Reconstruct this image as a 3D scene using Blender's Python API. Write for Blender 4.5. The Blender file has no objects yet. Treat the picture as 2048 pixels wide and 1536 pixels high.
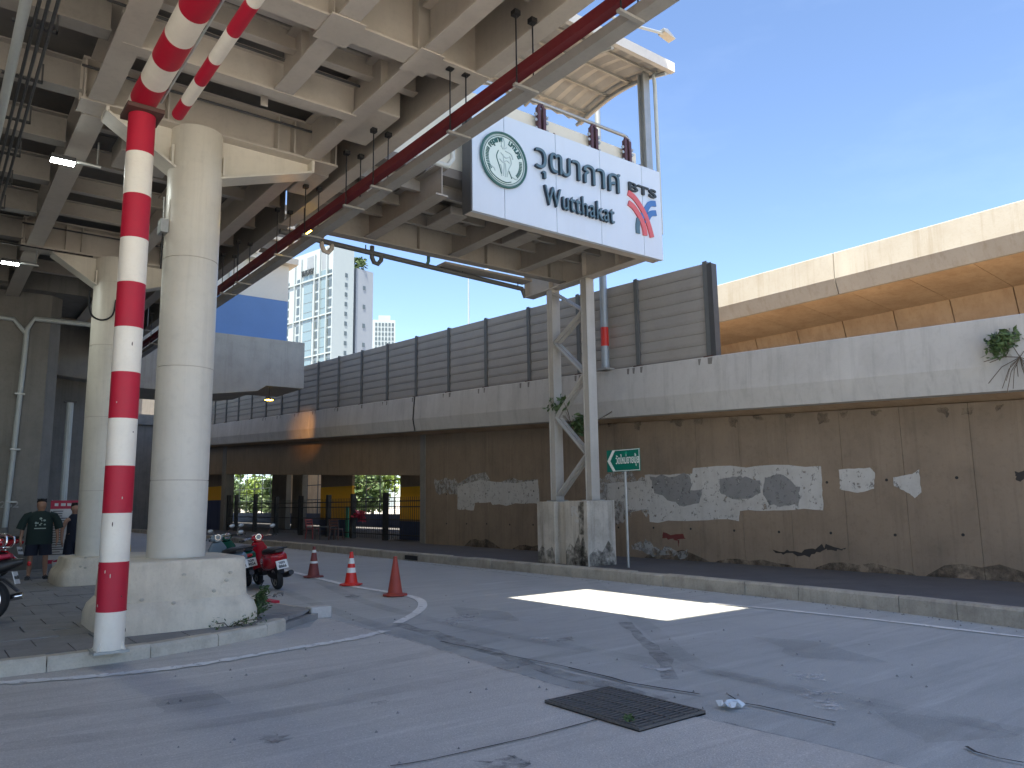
import bpy, bmesh, math, random
from mathutils import Vector, Matrix
random.seed(7)
C = bpy.context.scene.collection
sc = bpy.context.scene
# ------------------------------------------------------------------ camera, sky, sun
F = 1540.0; CAMH = 1.65
_p, _r, _a = math.radians(8.7), math.radians(0.8), math.radians(37.6)
CF = Vector((math.sin(_a)*math.cos(_p), math.cos(_a)*math.cos(_p), math.sin(_p)))
_rt = Vector((math.cos(_a), -math.sin(_a), 0)); _up = _rt.cross(CF)
CR = _rt*math.cos(_r) - _up*math.sin(_r); CU = _up*math.cos(_r) + _rt*math.sin(_r)
cd = bpy.data.cameras.new('camera'); cam = bpy.data.objects.new('camera', cd); C.objects.link(cam)
cd.sensor_width = 36; cd.lens = F/2048*36; cd.clip_start = 0.05; cd.clip_end = 6000
m = Matrix((CR, CU, -CF)).transposed().to_4x4(); m.translation = (0, 0, CAMH); cam.matrix_world = m
sc.camera = cam
SUN = Vector((-0.36, -0.22, 1)).normalized()
w = bpy.data.worlds.new('World'); sc.world = w; w.use_nodes = True
nt = w.node_tree; bg = nt.nodes['Background']
sky = nt.nodes.new('ShaderNodeTexSky'); sky.sky_type = 'NISHITA'; sky.sun_disc = False
sky.sun_elevation = math.asin(SUN.z); sky.sun_rotation = math.atan2(SUN.x, SUN.y)
sky.air_density = 0.72; sky.dust_density = 0.25; sky.ozone_density = 2.2; sky.altitude = 0
tcw = nt.nodes.new('ShaderNodeTexCoord'); mpw = nt.nodes.new('ShaderNodeMapping'); mpw.inputs['Scale'].default_value = (1.6, 1.6, 4.5)
nzw = nt.nodes.new('ShaderNodeTexNoise'); nzw.inputs['Scale'].default_value = 2.2; nzw.inputs['Detail'].default_value = 7; nzw.inputs['Roughness'].default_value = 0.62
rgw = nt.nodes.new('ShaderNodeMapRange'); rgw.inputs[1].default_value = 0.48; rgw.inputs[2].default_value = 0.80; rgw.inputs[4].default_value = 0.05
mxw = nt.nodes.new('ShaderNodeMix'); mxw.data_type = 'RGBA'; mxw.inputs[7].default_value = (4.6, 5.4, 6.4, 1)     # thin high cloud
nt.links.new(tcw.outputs['Generated'], mpw.inputs[0]); nt.links.new(mpw.outputs[0], nzw.inputs['Vector']); nt.links.new(nzw.outputs['Fac'], rgw.inputs[0])
nt.links.new(rgw.outputs[0], mxw.inputs[0]); nt.links.new(sky.outputs[0], mxw.inputs[6])
nt.links.new(mxw.outputs[2], bg.inputs[0]); bg.inputs[1].default_value = 0.095
ld = bpy.data.lights.new('sun', 'SUN'); ld.energy = 4.4; ld.angle = math.radians(0.45); ld.color = (1, 0.91, 0.75)
sun = bpy.data.objects.new('sun', ld); C.objects.link(sun)
sun.rotation_euler = SUN.to_track_quat('Z', 'Y').to_euler()
vs = sc.view_settings; vs.view_transform = 'Standard'; vs.look = 'None'; vs.exposure = 1.95; vs.gamma = 1
sc.cycles.max_bounces = 10; sc.cycles.diffuse_bounces = 6; sc.cycles.glossy_bounces = 3; sc.cycles.transparent_max_bounces = 8
sc.cycles.caustics_reflective = False; sc.cycles.caustics_refractive = False

# ------------------------------------------------------------------ pixel -> place
def ray(x, y): return CF + CR*((x-1024)/F) + CU*((768-y)/F)
O = Vector((0, 0, CAMH))
def az(x, y, z=0.0): d = ray(x, y); return O + d*((z-CAMH)/d.z)
def ax(x, y, X): d = ray(x, y); return O + d*(X/d.x)
def ay(x, y, Y): d = ray(x, y); return O + d*(Y/d.y)

# ------------------------------------------------------------------ materials
MATS = {}
def new_mat(name):
    mt = bpy.data.materials.new(name); mt.use_nodes = True
    n = mt.node_tree.nodes; b = n['Principled BSDF']
    return mt, mt.node_tree, b
def M(name, col, rough=0.6, metal=0.0, var=0.0, vscale=6.0, bump=0.0, bscale=40.0, streak=0.0, dark=None, coat=0.0, spec=0.5, obj=False, emit=None, estr=0.0, patch=0.0, alpha=None, grain=0.0):
    if name in MATS: return MATS[name]
    mt, t, b = new_mat(name); L = t.links.new
    b.inputs['Roughness'].default_value = rough; b.inputs['Metallic'].default_value = metal
    b.inputs['Specular IOR Level'].default_value = spec
    b.inputs['Coat Weight'].default_value = coat
    c4 = (*col, 1)
    if emit: b.inputs['Emission Color'].default_value = (*emit, 1); b.inputs['Emission Strength'].default_value = estr
    if obj: pos = t.nodes.new('ShaderNodeTexCoord').outputs['Object']
    else: pos = t.nodes.new('ShaderNodeNewGeometry').outputs['Position']
    cur = None
    dk = dark or tuple(c*0.45 for c in col)
    def mix(fac, c1, c2, amt):
        mm = t.nodes.new('ShaderNodeMath'); mm.operation = 'MULTIPLY'; mm.inputs[1].default_value = amt; mm.use_clamp = True
        L(fac, mm.inputs[0])
        mx = t.nodes.new('ShaderNodeMix'); mx.data_type = 'RGBA'
        L(mm.outputs[0], mx.inputs[0])
        if isinstance(c1, tuple): mx.inputs[6].default_value = c1
        else: L(c1, mx.inputs[6])
        mx.inputs[7].default_value = c2
        return mx.outputs[2]
    def noise(scale, det=5, vec=None, rgh=0.6):
        n = t.nodes.new('ShaderNodeTexNoise'); n.inputs['Scale'].default_value = scale; n.inputs['Detail'].default_value = det
        n.inputs['Roughness'].default_value = rgh
        L(vec if vec else pos, n.inputs['Vector']); return n.outputs['Fac']
    def ramp(f, a, bb):
        r = t.nodes.new('ShaderNodeMapRange'); r.inputs[1].default_value = a; r.inputs[2].default_value = bb
        L(f, r.inputs[0]); return r.outputs[0]
    cur = c4
    if var:
        cur = mix(ramp(noise(vscale), 0.42, 0.75), cur, (*dk, 1), var)
        lt = tuple(min(1, c*1.25) for c in col)
        cur = mix(ramp(noise(vscale*0.23+0.11, 3), 0.5, 0.7), cur, (*lt, 1), var*0.8)
        cur = mix(ramp(noise(vscale*9, 3), 0.52, 0.72), cur, (*dk, 1), var*0.5)
    if streak:
        mp = t.nodes.new('ShaderNodeMapping'); mp.inputs['Scale'].default_value = (3.2, 3.2, 0.16); L(pos, mp.inputs[0])
        cur = mix(ramp(noise(1.6, 6, mp.outputs[0], 0.7), 0.5, 0.72), cur, (*dk, 1), streak)
        mp2 = t.nodes.new('ShaderNodeMapping'); mp2.inputs['Scale'].default_value = (1.1, 1.1, 0.3); L(pos, mp2.inputs[0])
        lt2 = tuple(min(1, c*1.35) for c in col)
        cur = mix(ramp(noise(0.9, 4, mp2.outputs[0]), 0.52, 0.7), cur, (*lt2, 1), streak*0.7)
    if patch:
        cur = mix(ramp(noise(0.55, 2), 0.5, 0.53), cur, (*dk, 1), patch)
    if grain:
        cur = mix(ramp(noise(95, 2), 0.52, 0.66), cur, (*dk, 1), grain); lg = tuple(min(1, c*1.5) for c in col)
        cur = mix(ramp(noise(70, 2), 0.56, 0.68), cur, (*lg, 1), grain*.8)
        mg = t.nodes.new('ShaderNodeMapping'); mg.inputs['Rotation'].default_value = (0, 0, .66); mg.inputs['Scale'].default_value = (.35, 4.0, 1); L(pos, mg.inputs[0])
        cur = mix(ramp(noise(1.3, 6, mg.outputs[0], .7), 0.5, 0.72), cur, (*dk, 1), grain*.8); cur = mix(ramp(noise(.9, 5, mg.outputs[0], .7), 0.54, 0.75), cur, (*lg, 1), grain*.7)
    if isinstance(cur, tuple): b.inputs['Base Color'].default_value = cur
    else: L(cur, b.inputs['Base Color'])
    if bump:
        bp = t.nodes.new('ShaderNodeBump'); bp.inputs['Strength'].default_value = bump; bp.inputs['Distance'].default_value = 0.02
        L(noise(bscale, 6), bp.inputs['Height']); L(bp.outputs[0], b.inputs['Normal'])
    if alpha:
        a_ = ramp(noise(alpha[0], 6, None, 0.7), alpha[1], alpha[2]); am = t.nodes.new('ShaderNodeMath'); am.operation = 'MULTIPLY'; am.inputs[1].default_value = alpha[3]; am.use_clamp = True
        L(a_, am.inputs[0]); L(am.outputs[0], b.inputs['Alpha'])
    MATS[name] = mt; return mt

STEELSHADE = M('shaded_steel', (0.33, 0.305, 0.27), 0.6, var=0.3, vscale=1.5, streak=0.2)  # darker copy of the steel paint, shade put into the colour
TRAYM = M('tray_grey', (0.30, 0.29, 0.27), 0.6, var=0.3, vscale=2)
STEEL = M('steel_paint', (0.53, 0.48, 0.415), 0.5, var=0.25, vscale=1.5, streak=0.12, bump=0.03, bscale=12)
STEELW = M('column_paint', (0.72, 0.68, 0.59), 0.42, var=0.22, vscale=1.1, streak=0.22, bump=0.02, bscale=8)
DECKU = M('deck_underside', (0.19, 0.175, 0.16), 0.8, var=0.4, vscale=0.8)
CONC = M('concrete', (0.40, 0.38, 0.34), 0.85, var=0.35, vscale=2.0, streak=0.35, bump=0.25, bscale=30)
CONCB = M('barrier_concrete', (0.74, 0.655, 0.52), 0.85, var=0.4, vscale=3.0, streak=0.3, bump=0.35, bscale=26, dark=(.40,.34,.26))
CONCR = M('ramp_concrete', (0.52, 0.51, 0.49), 0.85, var=0.25, vscale=1.2, streak=0.4, bump=0.15, bscale=30)
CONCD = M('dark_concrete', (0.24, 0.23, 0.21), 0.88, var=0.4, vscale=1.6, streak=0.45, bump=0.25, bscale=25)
WALLB = M('brown_wall', (0.275, 0.21, 0.15), 0.9, var=0.35, vscale=1.3, streak=0.35, bump=0.25, bscale=24, dark=(0.10, 0.075, 0.055))
CONCO = M('orange_concrete', (0.47, 0.345, 0.225), 0.88, var=0.5, vscale=1.1, streak=0.4, bump=0.2, bscale=20, dark=(0.28, 0.17, 0.095))
CONCY = M('cream_concrete', (0.33, 0.32, 0.29), 0.88, var=0.25, vscale=1.5, streak=0.5, bump=0.15, bscale=22, dark=(0.20, 0.165, 0.11))
ASPH = M('asphalt', (0.45, 0.46, 0.45), 0.7, var=0.42, vscale=0.55, bump=0.6, bscale=90, dark=(0.29, 0.30, 0.295), grain=0.65)
APRON = M('apron_concrete', (0.58, 0.555, 0.515), 0.7, var=0.42, vscale=0.45, bump=0.4, bscale=70, dark=(0.38, 0.36, 0.335), grain=0.65)
DPAVE = M('dark_pavement', (0.10, 0.10, 0.105), 0.85, var=0.4, vscale=2, bump=0.4, bscale=50)
TILE = M('pavement_tile', (0.28, 0.27, 0.26), 0.85, var=0.45, vscale=2.6, bump=0.4, bscale=60)
GROUND = M('ground_soil', (0.46, 0.43, 0.375), 0.95, var=0.4, vscale=0.5)
KERB = M('kerb_concrete', (0.58, 0.53, 0.44), 0.85, var=0.5, vscale=4, bump=0.4, bscale=30, dark=(0.25, 0.22, 0.17))
KERBR = M('kerb_grey', (0.44, 0.405, 0.34), 0.88, var=0.5, vscale=3.5, streak=0.3, bump=0.4, bscale=30, dark=(0.12, 0.105, 0.085))
LINE = M('line_paint', (0.85, 0.85, 0.82), 0.7, var=0.4, vscale=7, dark=(0.45, 0.45, 0.45), alpha=(9, 0.30, 0.42, 0.95))
LINEF = M('faded_line_paint', (0.66, 0.66, 0.66), 0.75, var=0.3, vscale=9, dark=(0.5, 0.5, 0.5), alpha=(7, 0.46, 0.60, 0.75))
CRACK = M('crack_dark', (0.03, 0.03, 0.03), 0.9)
STAIN = M('oil_stain', (0.10, 0.10, 0.102), 0.7, var=0.3, vscale=4, alpha=(6, 0.42, 0.75, 0.7))
GUTT = M('gutter_concrete', (0.16, 0.16, 0.16), 0.75, var=0.3, vscale=3, alpha=(3.5, 0.35, 0.75, 0.6))
RED = M('red_paint', (0.50, 0.008, 0.034), 0.55, var=0.35, vscale=3.5, dark=(0.34, 0.02, 0.035), streak=.15)
WHITEP = M('white_paint', (0.88, 0.81, 0.69), 0.45, var=0.25, vscale=3.5, streak=.2, dark=(.6,.53,.43))
PIPER = M('fire_pipe_red', (0.14, 0.010, 0.016), 0.6, var=0.3, vscale=3)
RUST = M('rust_plate', (0.10, 0.05, 0.04), 0.7, var=0.3)
GALV = M('galvanised', (0.42, 0.43, 0.42), 0.45, 0.6, var=0.25, vscale=4)
PVC = M('pvc_pipe', (0.50, 0.54, 0.53), 0.45, var=0.2, vscale=5)
DPIPE = M('dark_pipe', (0.10, 0.105, 0.105), 0.6, var=0.3)
GPIPE = M('green_pipe', (0.07, 0.17, 0.14), 0.6, var=0.3)
BLACK = M('black_steel', (0.012, 0.012, 0.013), 0.5)
DKGREY = M('dark_grey_steel', (0.07, 0.072, 0.075), 0.5, var=0.2)
SIGNW = M('sign_white', (0.58, 0.66, 0.76), 0.35, var=0.08, vscale=1.2, streak=0.12, dark=(0.5, 0.52, 0.54))
LETT = M('letter_blue', (0.085, 0.15, 0.19), 0.4, var=0.1)
LETTS = M('letter_side', (0.012, 0.03, 0.05), 0.45)
LBLACK = M('letter_black', (0.03, 0.035, 0.035), 0.45)
LRED = M('logo_red', (0.62, 0.12, 0.13), 0.45, var=0.2, vscale=8)
LBLUE = M('logo_blue', (0.06, 0.17, 0.42), 0.45, var=0.2, vscale=8)
SEALG = M('seal_green', (0.03, 0.12, 0.11), 0.5)
SEALGREY = M('seal_line', (0.40, 0.50, 0.51), 0.5)
SEALB = M('seal_face', (0.62, 0.72, 0.68), 0.4, var=0.08, vscale=3)
CREAM = M('cream_panel', (0.68, 0.65, 0.55), 0.6, var=0.1, vscale=2)
PURP = M('bracket_purple', (0.085, 0.035, 0.045), 0.5, var=0.3)
ROOFM = M('roof_sheet', (0.60, 0.60, 0.58), 0.5, 0.0, var=0.2)
ROOFW = M('roof_fascia', (0.66, 0.65, 0.62), 0.5, var=0.2, vscale=3)
NOISE = M('noise_panel', (0.35, 0.335, 0.31), 0.55, 0.1, var=0.2, vscale=1.5)
POSTN = M('noise_post', (0.12, 0.13, 0.13), 0.5, var=0.2)
LPOLE = M('lamp_pole', (0.34, 0.38, 0.41), 0.45, 0.3, var=0.15)
BLUEW = M('blue_wall', (0.12, 0.235, 0.49), 0.55, var=0.12, vscale=1)
WHITEW = M('white_wall', (0.70, 0.68, 0.62), 0.6, var=0.12, vscale=1)
YELLOW = M('yellow_wall', (0.85, 0.44, 0.012), 0.6, var=0.2, vscale=2)
DBLUE = M('dark_blue', (0.02, 0.035, 0.10), 0.6)
CONDO = M('condo_white', (0.29, 0.34, 0.365), 0.7, var=0.08, vscale=0.15)
CONDO2 = M('condo_grey', (0.21, 0.24, 0.285), 0.7, var=0.08, vscale=0.15)
GLASS = M('condo_glass', (0.15, 0.21, 0.235), 0.15, spec=0.8)
GLASSD = M('condo_window', (0.07, 0.09, 0.097), 0.2, spec=0.8)
RUBBER = M('rubber', (0.018, 0.018, 0.019), 0.75)
CHROME = M('chrome', (0.65, 0.65, 0.66), 0.15, 1.0)
PLASTIC = M('black_plastic', (0.015, 0.015, 0.017), 0.45)
SCRED = M('scooter_red', (0.42, 0.008, 0.02), 0.22, coat=0.7)
SCGREY = M('scooter_grey', (0.22, 0.27, 0.30), 0.25, coat=0.7)
SCGREEN = M('scooter_green', (0.01, 0.11, 0.07), 0.25, coat=0.7)
PLATE = M('plate_white', (0.78, 0.78, 0.76), 0.4)
PLATEY = M('plate_yellow', (0.75, 0.48, 0.02), 0.4)
SKIN = M('skin', (0.36, 0.20, 0.13), 0.55, var=0.06, vscale=9, obj=True)
SKIN2 = M('skin_light', (0.42, 0.25, 0.18), 0.55, var=0.06, vscale=9, obj=True)
HAIR = M('hair_black', (0.012, 0.010, 0.010), 0.5)
TSHIRT = M('tshirt_green', (0.012, 0.028, 0.026), 0.85, var=0.2, vscale=12, obj=True)
NAVY = M('navy_cloth', (0.012, 0.016, 0.032), 0.85, var=0.2, vscale=12, obj=True)
PRINT = M('shirt_print', (0.35, 0.42, 0.38), 0.8)
ORANGE = M('cone_orange_red', (0.70, 0.03, 0.02), 0.4)
ORANGE2 = M('cone_faded', (0.36, 0.055, 0.035), 0.6, var=0.3, vscale=9, dark=(0.2, 0.04, 0.03))
ORANGE3 = M('cone_dirty', (0.24, 0.06, 0.055), 0.65, var=0.4, vscale=9)
CWHITE = M('cone_white', (0.8, 0.8, 0.78), 0.4)
GSIGN = M('road_sign_green', (0.0, 0.16, 0.115), 0.35)
BANNERR = M('banner_red', (0.45, 0.02, 0.06), 0.5)
BANNERW = M('banner_white', (0.62, 0.62, 0.62), 0.5, var=0.1)
LEAF = M('leaf', (0.075, 0.125, 0.042), 0.6, var=0.5, vscale=3, dark=(0.025, 0.05, 0.015))
LEAF2 = M('leaf_bright', (0.15, 0.22, 0.035), 0.6, var=0.5, vscale=2, dark=(0.05, 0.09, 0.02))
BARK = M('bark', (0.11, 0.085, 0.06), 0.9, var=0.4)
LEDW = M('led_white', (0.9, 0.9, 0.9), 0.4, emit=(0.92, 1, 0.94), estr=22)
LEDY = M('lamp_yellow', (0.9, 0.7, 0.1), 0.4, emit=(1, 0.62, 0.05), estr=14)
PAINTW = M('wall_paint_white', (0.53, 0.515, 0.485), 0.85, var=0.35, vscale=5, streak=0.35, dark=(0.36, 0.33, 0.29), alpha=(9, 0.33, 0.43, 1.0))
CONCP = M('plinth_concrete', (0.54, 0.50, 0.43), 0.88, var=0.45, vscale=2.2, streak=0.75, bump=0.3, bscale=26, dark=(0.16, 0.135, 0.105))
DAMP = M('damp', (.10, .078, .058), .9, alpha=(2.6, .36, .80, .75))
DAMP2 = M('damp_faint', (.12, .095, .07), .9, alpha=(2.6, .40, .85, .45))
TRACK = M('tyre_track', (.17, .17, .17), .75, alpha=(1.1, .30, .85, .24))
PATCHR = M('patch_repair', (.21, .21, .208), .8, var=.3, vscale=3, alpha=(2.0, .15, .85, .28))
MOULD = M('mould', (.045, .04, .033), .9, alpha=(4.5, .38, .85, .75))
PAINTG = M('wall_paint_grey', (0.26, 0.255, 0.25), 0.85, var=0.3, vscale=4, alpha=(8, 0.33, 0.45, 1))
PAINTF = M('wall_paint_faint', (0.46, 0.445, 0.42), 0.85, var=0.4, vscale=6, streak=0.5, dark=(0.30, 0.27, 0.23), alpha=(7, 0.38, 0.55, .9))
TEXTW = M('text_white', (0.75, 0.78, 0.76), 0.5)

# ------------------------------------------------------------------ mesh helpers
def wloc(o):
    p = Vector((0, 0, 0))
    while o: p += o.location; o = o.parent
    return p
class MB:
    def __init__(s): s.v = []; s.f = []; s.m = []; s.cm = 0
    def add(s, vs, fs):
        b = len(s.v); s.v += [tuple(v) for v in vs]
        for f in fs: s.f.append([b+i for i in f]); s.m.append(s.cm)
        return s
    def box(s, x0, x1, y0, y1, z0, z1):
        x0, x1 = sorted((x0, x1)); y0, y1 = sorted((y0, y1)); z0, z1 = sorted((z0, z1))
        return s.add([(x0,y0,z0),(x1,y0,z0),(x1,y1,z0),(x0,y1,z0),(x0,y0,z1),(x1,y0,z1),(x1,y1,z1),(x0,y1,z1)],
            [(3,2,1,0),(4,5,6,7),(0,1,5,4),(1,2,6,5),(2,3,7,6),(3,0,4,7)])
    def prism(s, poly, fn, a, b):          # poly: list of 2d pts; fn(u,v,w)->xyz ; from w=a to w=b
        n = len(poly)
        vs = [fn(u, v, a) for u, v in poly] + [fn(u, v, b) for u, v in poly]
        fs = [list(range(n))[::-1], list(range(n, 2*n))] + [(i, (i+1) % n, n+(i+1) % n, n+i) for i in range(n)]
        return s.add(vs, fs)
    def slab(s, poly, z0, z1): return s.prism([(p[0], p[1]) for p in poly], lambda u, v, w: (u, v, w), z0, z1)
    def bar(s, p, q, wd, ht, up=(0, 0, 1)):
        p, q = Vector(p), Vector(q); d = (q-p).normalized(); up = Vector(up)
        if abs(d.dot(up)) > 0.98: up = Vector((0, 1, 0))
        r = d.cross(up).normalized()*wd/2; u = r.cross(d).normalized()*ht/2
        return s.add([p-r-u, p+r-u, p+r+u, p-r+u, q-r-u, q+r-u, q+r+u, q-r+u],
            [(3,2,1,0),(4,5,6,7),(0,1,5,4),(1,2,6,5),(2,3,7,6),(3,0,4,7)])
    def tube(s, pts, r, n=10, cap=True):
        pts = [Vector(p) for p in pts]; N = len(pts); rs = r if isinstance(r, (list, tuple)) else [r]*N
        vs = []; prev = None
        for i, p in enumerate(pts):
            d = (pts[min(i+1, N-1)]-pts[max(i-1, 0)]).normalized()
            if prev is None:
                a = Vector((0, 0, 1)) if abs(d.z) < 0.9 else Vector((1, 0, 0)); u = d.cross(a).normalized()
            else: u = (prev - d*prev.dot(d)).normalized()
            prev = u; v = d.cross(u)
            for k in range(n):
                t = 2*math.pi*k/n; vs.append(p + (u*math.cos(t)+v*math.sin(t))*rs[i])
        fs = [(i*n+k, i*n+(k+1) % n, (i+1)*n+(k+1) % n, (i+1)*n+k) for i in range(N-1) for k in range(n)]
        if cap: fs += [tuple(range(n))[::-1], tuple((N-1)*n+k for k in range(n))]
        return s.add(vs, fs)
    def lathe(s, prof, c=(0, 0, 0), n=24, axis='z', cap=True):
        vs = []
        for r, h in prof:
            for k in range(n):
                t = 2*math.pi*k/n; a, b = r*math.cos(t), r*math.sin(t)
                vs.append((c[0]+a, c[1]+b, c[2]+h) if axis == 'z' else ((c[0]+a, c[1]+h, c[2]+b) if axis == 'y' else (c[0]+h, c[1]+a, c[2]+b)))
        N = len(prof)
        fs = [(i*n+k, i*n+(k+1) % n, (i+1)*n+(k+1) % n, (i+1)*n+k) for i in range(N-1) for k in range(n)]
        if cap: fs += [tuple(range(n))[::-1], tuple((N-1)*n+k for k in range(n))]
        return s.add(vs, fs)
    def ball(s, c, r, n=12, sc3=(1, 1, 1)):
        prof = [(max(1e-4, math.sin(math.pi*i/n)), -math.cos(math.pi*i/n)) for i in range(n+1)]
        vs = []; k2 = n*2
        for rr, h in prof:
            for k in range(k2):
                t = 2*math.pi*k/k2; vs.append((c[0]+rr*math.cos(t)*r*sc3[0], c[1]+rr*math.sin(t)*r*sc3[1], c[2]+h*r*sc3[2]))
        fs = [(i*k2+k, i*k2+(k+1) % k2, (i+1)*k2+(k+1) % k2, (i+1)*k2+k) for i in range(n) for k in range(k2)]
        return s.add(vs, fs)
    def mesh(s, name, mats, off=Vector((0, 0, 0)), smooth=False):
        me = bpy.data.meshes.new(name)
        me.from_pydata([(v[0]-off.x, v[1]-off.y, v[2]-off.z) for v in s.v], [], s.f)
        mats = mats if isinstance(mats, (list, tuple)) else [mats]
        for mm in mats: me.materials.append(mm)
        if len(mats) > 1: me.polygons.foreach_set('material_index', s.m)
        bm = bmesh.new(); bm.from_mesh(me); bmesh.ops.recalc_face_normals(bm, faces=bm.faces); bm.to_mesh(me); bm.free()
        if smooth:
            me.polygons.foreach_set('use_smooth', [True]*len(me.polygons))
            try: me.set_sharp_from_angle(angle=math.radians(38))
            except Exception: pass
        me.update(); return me
    def build(s, name, mats, parent=None, local=False, smooth=False, bevel=0, label=None):
        off = Vector((0, 0, 0)) if (local or parent is None) else wloc(parent)
        o = bpy.data.objects.new(name, s.mesh(name, mats, off, smooth)); C.objects.link(o)
        if parent: o.parent = parent
        if bevel:
            md = o.modifiers.new('bevel', 'BEVEL'); md.width = bevel; md.segments = 2; md.limit_method = 'ANGLE'; md.angle_limit = math.radians(40)
        if label: o['label'] = label
        return o
def tag(o, label, cat, group=None, kind=None):
    if label: o['label'] = label
    if cat: o['category'] = cat
    if group: o['group'] = group
    if kind: o['kind'] = kind
    return o
def thing(name, loc, label, cat, group=None, rz=0):
    o = bpy.data.objects.new(name, None); o.empty_display_size = 0.1; C.objects.link(o); o.location = loc; o.rotation_euler = (0, 0, rz)
    return tag(o, label, cat, group)
def struct(o): o['kind'] = 'structure'; return o
def piece(name, me, loc, parent, rot=None):
    o = bpy.data.objects.new(name, me); C.objects.link(o); o.parent = parent; o.location = Vector(loc)-wloc(parent)
    if rot: o.rotation_euler = rot
    return o
def copy_tree(o, parent=None):
    c = o.copy(); C.objects.link(c); c.parent = parent
    for ch in o.children: copy_tree(ch, c)
    return c
def ibeam(mb, p, q, w_, h_, tf=0.03, tw=0.02):     # p,q = centre of bottom flange underside; beam stands up
    p, q = Vector(p), Vector(q); z = Vector((0, 0, 1))
    mb.bar(p+z*tf/2, q+z*tf/2, w_, tf); mb.bar(p+z*(h_-tf/2), q+z*(h_-tf/2), w_, tf); mb.bar(p+z*h_/2, q+z*h_/2, tw, h_-2*tf)
    return mb
def text_mesh(name, body, size, depth, fat=0.0, shear=0.0, space=1.0):
    cu = bpy.data.curves.new(name, 'FONT'); cu.body = body; cu.size = size; cu.extrude = depth/2; cu.offset = fat; cu.shear = shear
    cu.align_x = 'CENTER'; cu.align_y = 'BOTTOM_BASELINE'; cu.space_character = space; cu.resolution_u = 4
    to = bpy.data.objects.new(name, cu); C.objects.link(to)
    dg = bpy.context.evaluated_depsgraph_get(); me = bpy.data.meshes.new_from_object(to.evaluated_get(dg))
    bpy.data.objects.remove(to); me.materials.clear(); return me
def put_text(name, body, size, depth, mat, parent, mtx, fat=0, width=None, height=None, space=1.0, label=None, shear=0.0):
    me = text_mesh(name, body, size, depth, fat, shear, space)
    xs = [v.co.x for v in me.vertices]; ys = [v.co.y for v in me.vertices]
    if xs:
        x0, x1, y0, y1 = min(xs), max(xs), min(ys), max(ys)
        sx = width/(x1-x0) if width else 1; sy = height/(y1-y0) if height else sx
        for v in me.vertices: v.co.x = (v.co.x-(x0+x1)/2)*sx; v.co.y = (v.co.y-(y0+y1)/2)*sy
    me.materials.append(mat)
    mtx2 = Matrix.Translation(-wloc(parent)) @ mtx; me.transform(mtx2)
    o = bpy.data.objects.new(name, me); C.objects.link(o); o.parent = parent
    if label: o['label'] = label
    return o
def plane_mtx(c, right, up):
    r = Vector(right).normalized(); u = Vector(up).normalized(); n = r.cross(u)
    mm = Matrix((r, u, n)).transposed().to_4x4(); mm.translation = Vector(c); return mm
def leaves(mb, c, rad, n, size, seed=0, squash=(1, 1, 1), clumps=9, hollow=0.3):
    rnd = random.Random(seed); cs = []
    for i in range(clumps):
        d = Vector((rnd.gauss(0, 1), rnd.gauss(0, 1), rnd.gauss(0, 1))).normalized()*rad*rnd.uniform(hollow, 0.85)
        cs.append((Vector((d.x*squash[0], d.y*squash[1], d.z*squash[2])), rad*rnd.uniform(0.22, 0.48)))
    for i in range(n):
        cc, cr = rnd.choice(cs); d = Vector((rnd.gauss(0, 1), rnd.gauss(0, 1), rnd.gauss(0, 1))).normalized()*cr*rnd.uniform(0.3, 1)
        p = Vector(c)+cc+d; a = Vector((rnd.gauss(0, 1), rnd.gauss(0, 1), rnd.gauss(0, .6))).normalized(); b = a.orthogonal().normalized()
        b = (Matrix.Rotation(rnd.uniform(0, 6.28), 3, a) @ b); s = size*rnd.uniform(0.6, 1.4)
        mb.add([p-a*s*.7, p+b*s*.28, p+a*s*.7, p-b*s*.28], [(0, 1, 2, 3)])
    return mb

# ================================================================== GROUND AND ROADS
g = struct(MB().box(-600, 900, -400, 1400, -0.9, -0.04).build('ground', GROUND))
road = struct(MB().box(-40, 11.8, -60, 120, -0.6, 0.0).build('road', ASPH)); road['label'] = 'grey asphalt road in the shade'
# concrete apron in the foreground, split from the asphalt by the gutter seam
seam = [az(*q) for q in [(640, 1232), (860, 1292), (1100, 1368), (1350, 1425), (1680, 1500), (2048, 1600)]]
ap = [(-30, 9.2), (0.8, 9.55), (4.4, 10.3)] + [(p.x, p.y) for p in seam] + [(6.0, -2), (6, -50), (-30, -50)]
apron = struct(MB().slab(ap, -0.3, 0.004).build('forecourt_apron', APRON)); apron['label'] = 'worn pale concrete forecourt'
def strip(px, widths, z, name, mat, parent, jag=0.0, seed=1):
    rnd = random.Random(seed); P = [az(x, y) for x, y in px]
    if jag:
        Q = []
        for a, b in zip(P[:-1], P[1:]):
            n = max(2, int((b-a).length/0.25))
            Q += [a.lerp(b, i/n) + Vector((rnd.uniform(-jag, jag), rnd.uniform(-jag, jag), 0)) for i in range(n)]
        P = Q+[P[-1]]
    vs = []; fs = []
    for i, p in enumerate(P):
        d = (P[min(i+1, len(P)-1)]-P[max(i-1, 0)]); d.z = 0; d.normalize(); nrm = Vector((-d.y, d.x, 0))
        wd = widths if not isinstance(widths, (list, tuple)) else widths[0]+(widths[1]-widths[0])*i/max(1, len(P)-1)
        wd *= 1+(rnd.uniform(-.35, .35) if jag else 0)
        for sgn in (-1, 1):
            vs.append((p.x+sgn*nrm.x*wd/2, p.y+sgn*nrm.y*wd/2, z))
    fs = [(2*i, 2*i+1, 2*i+3, 2*i+2) for i in range(len(P)-1)]
    mb = MB().add(vs, fs); return mb.build(name, mat, parent)
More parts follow.
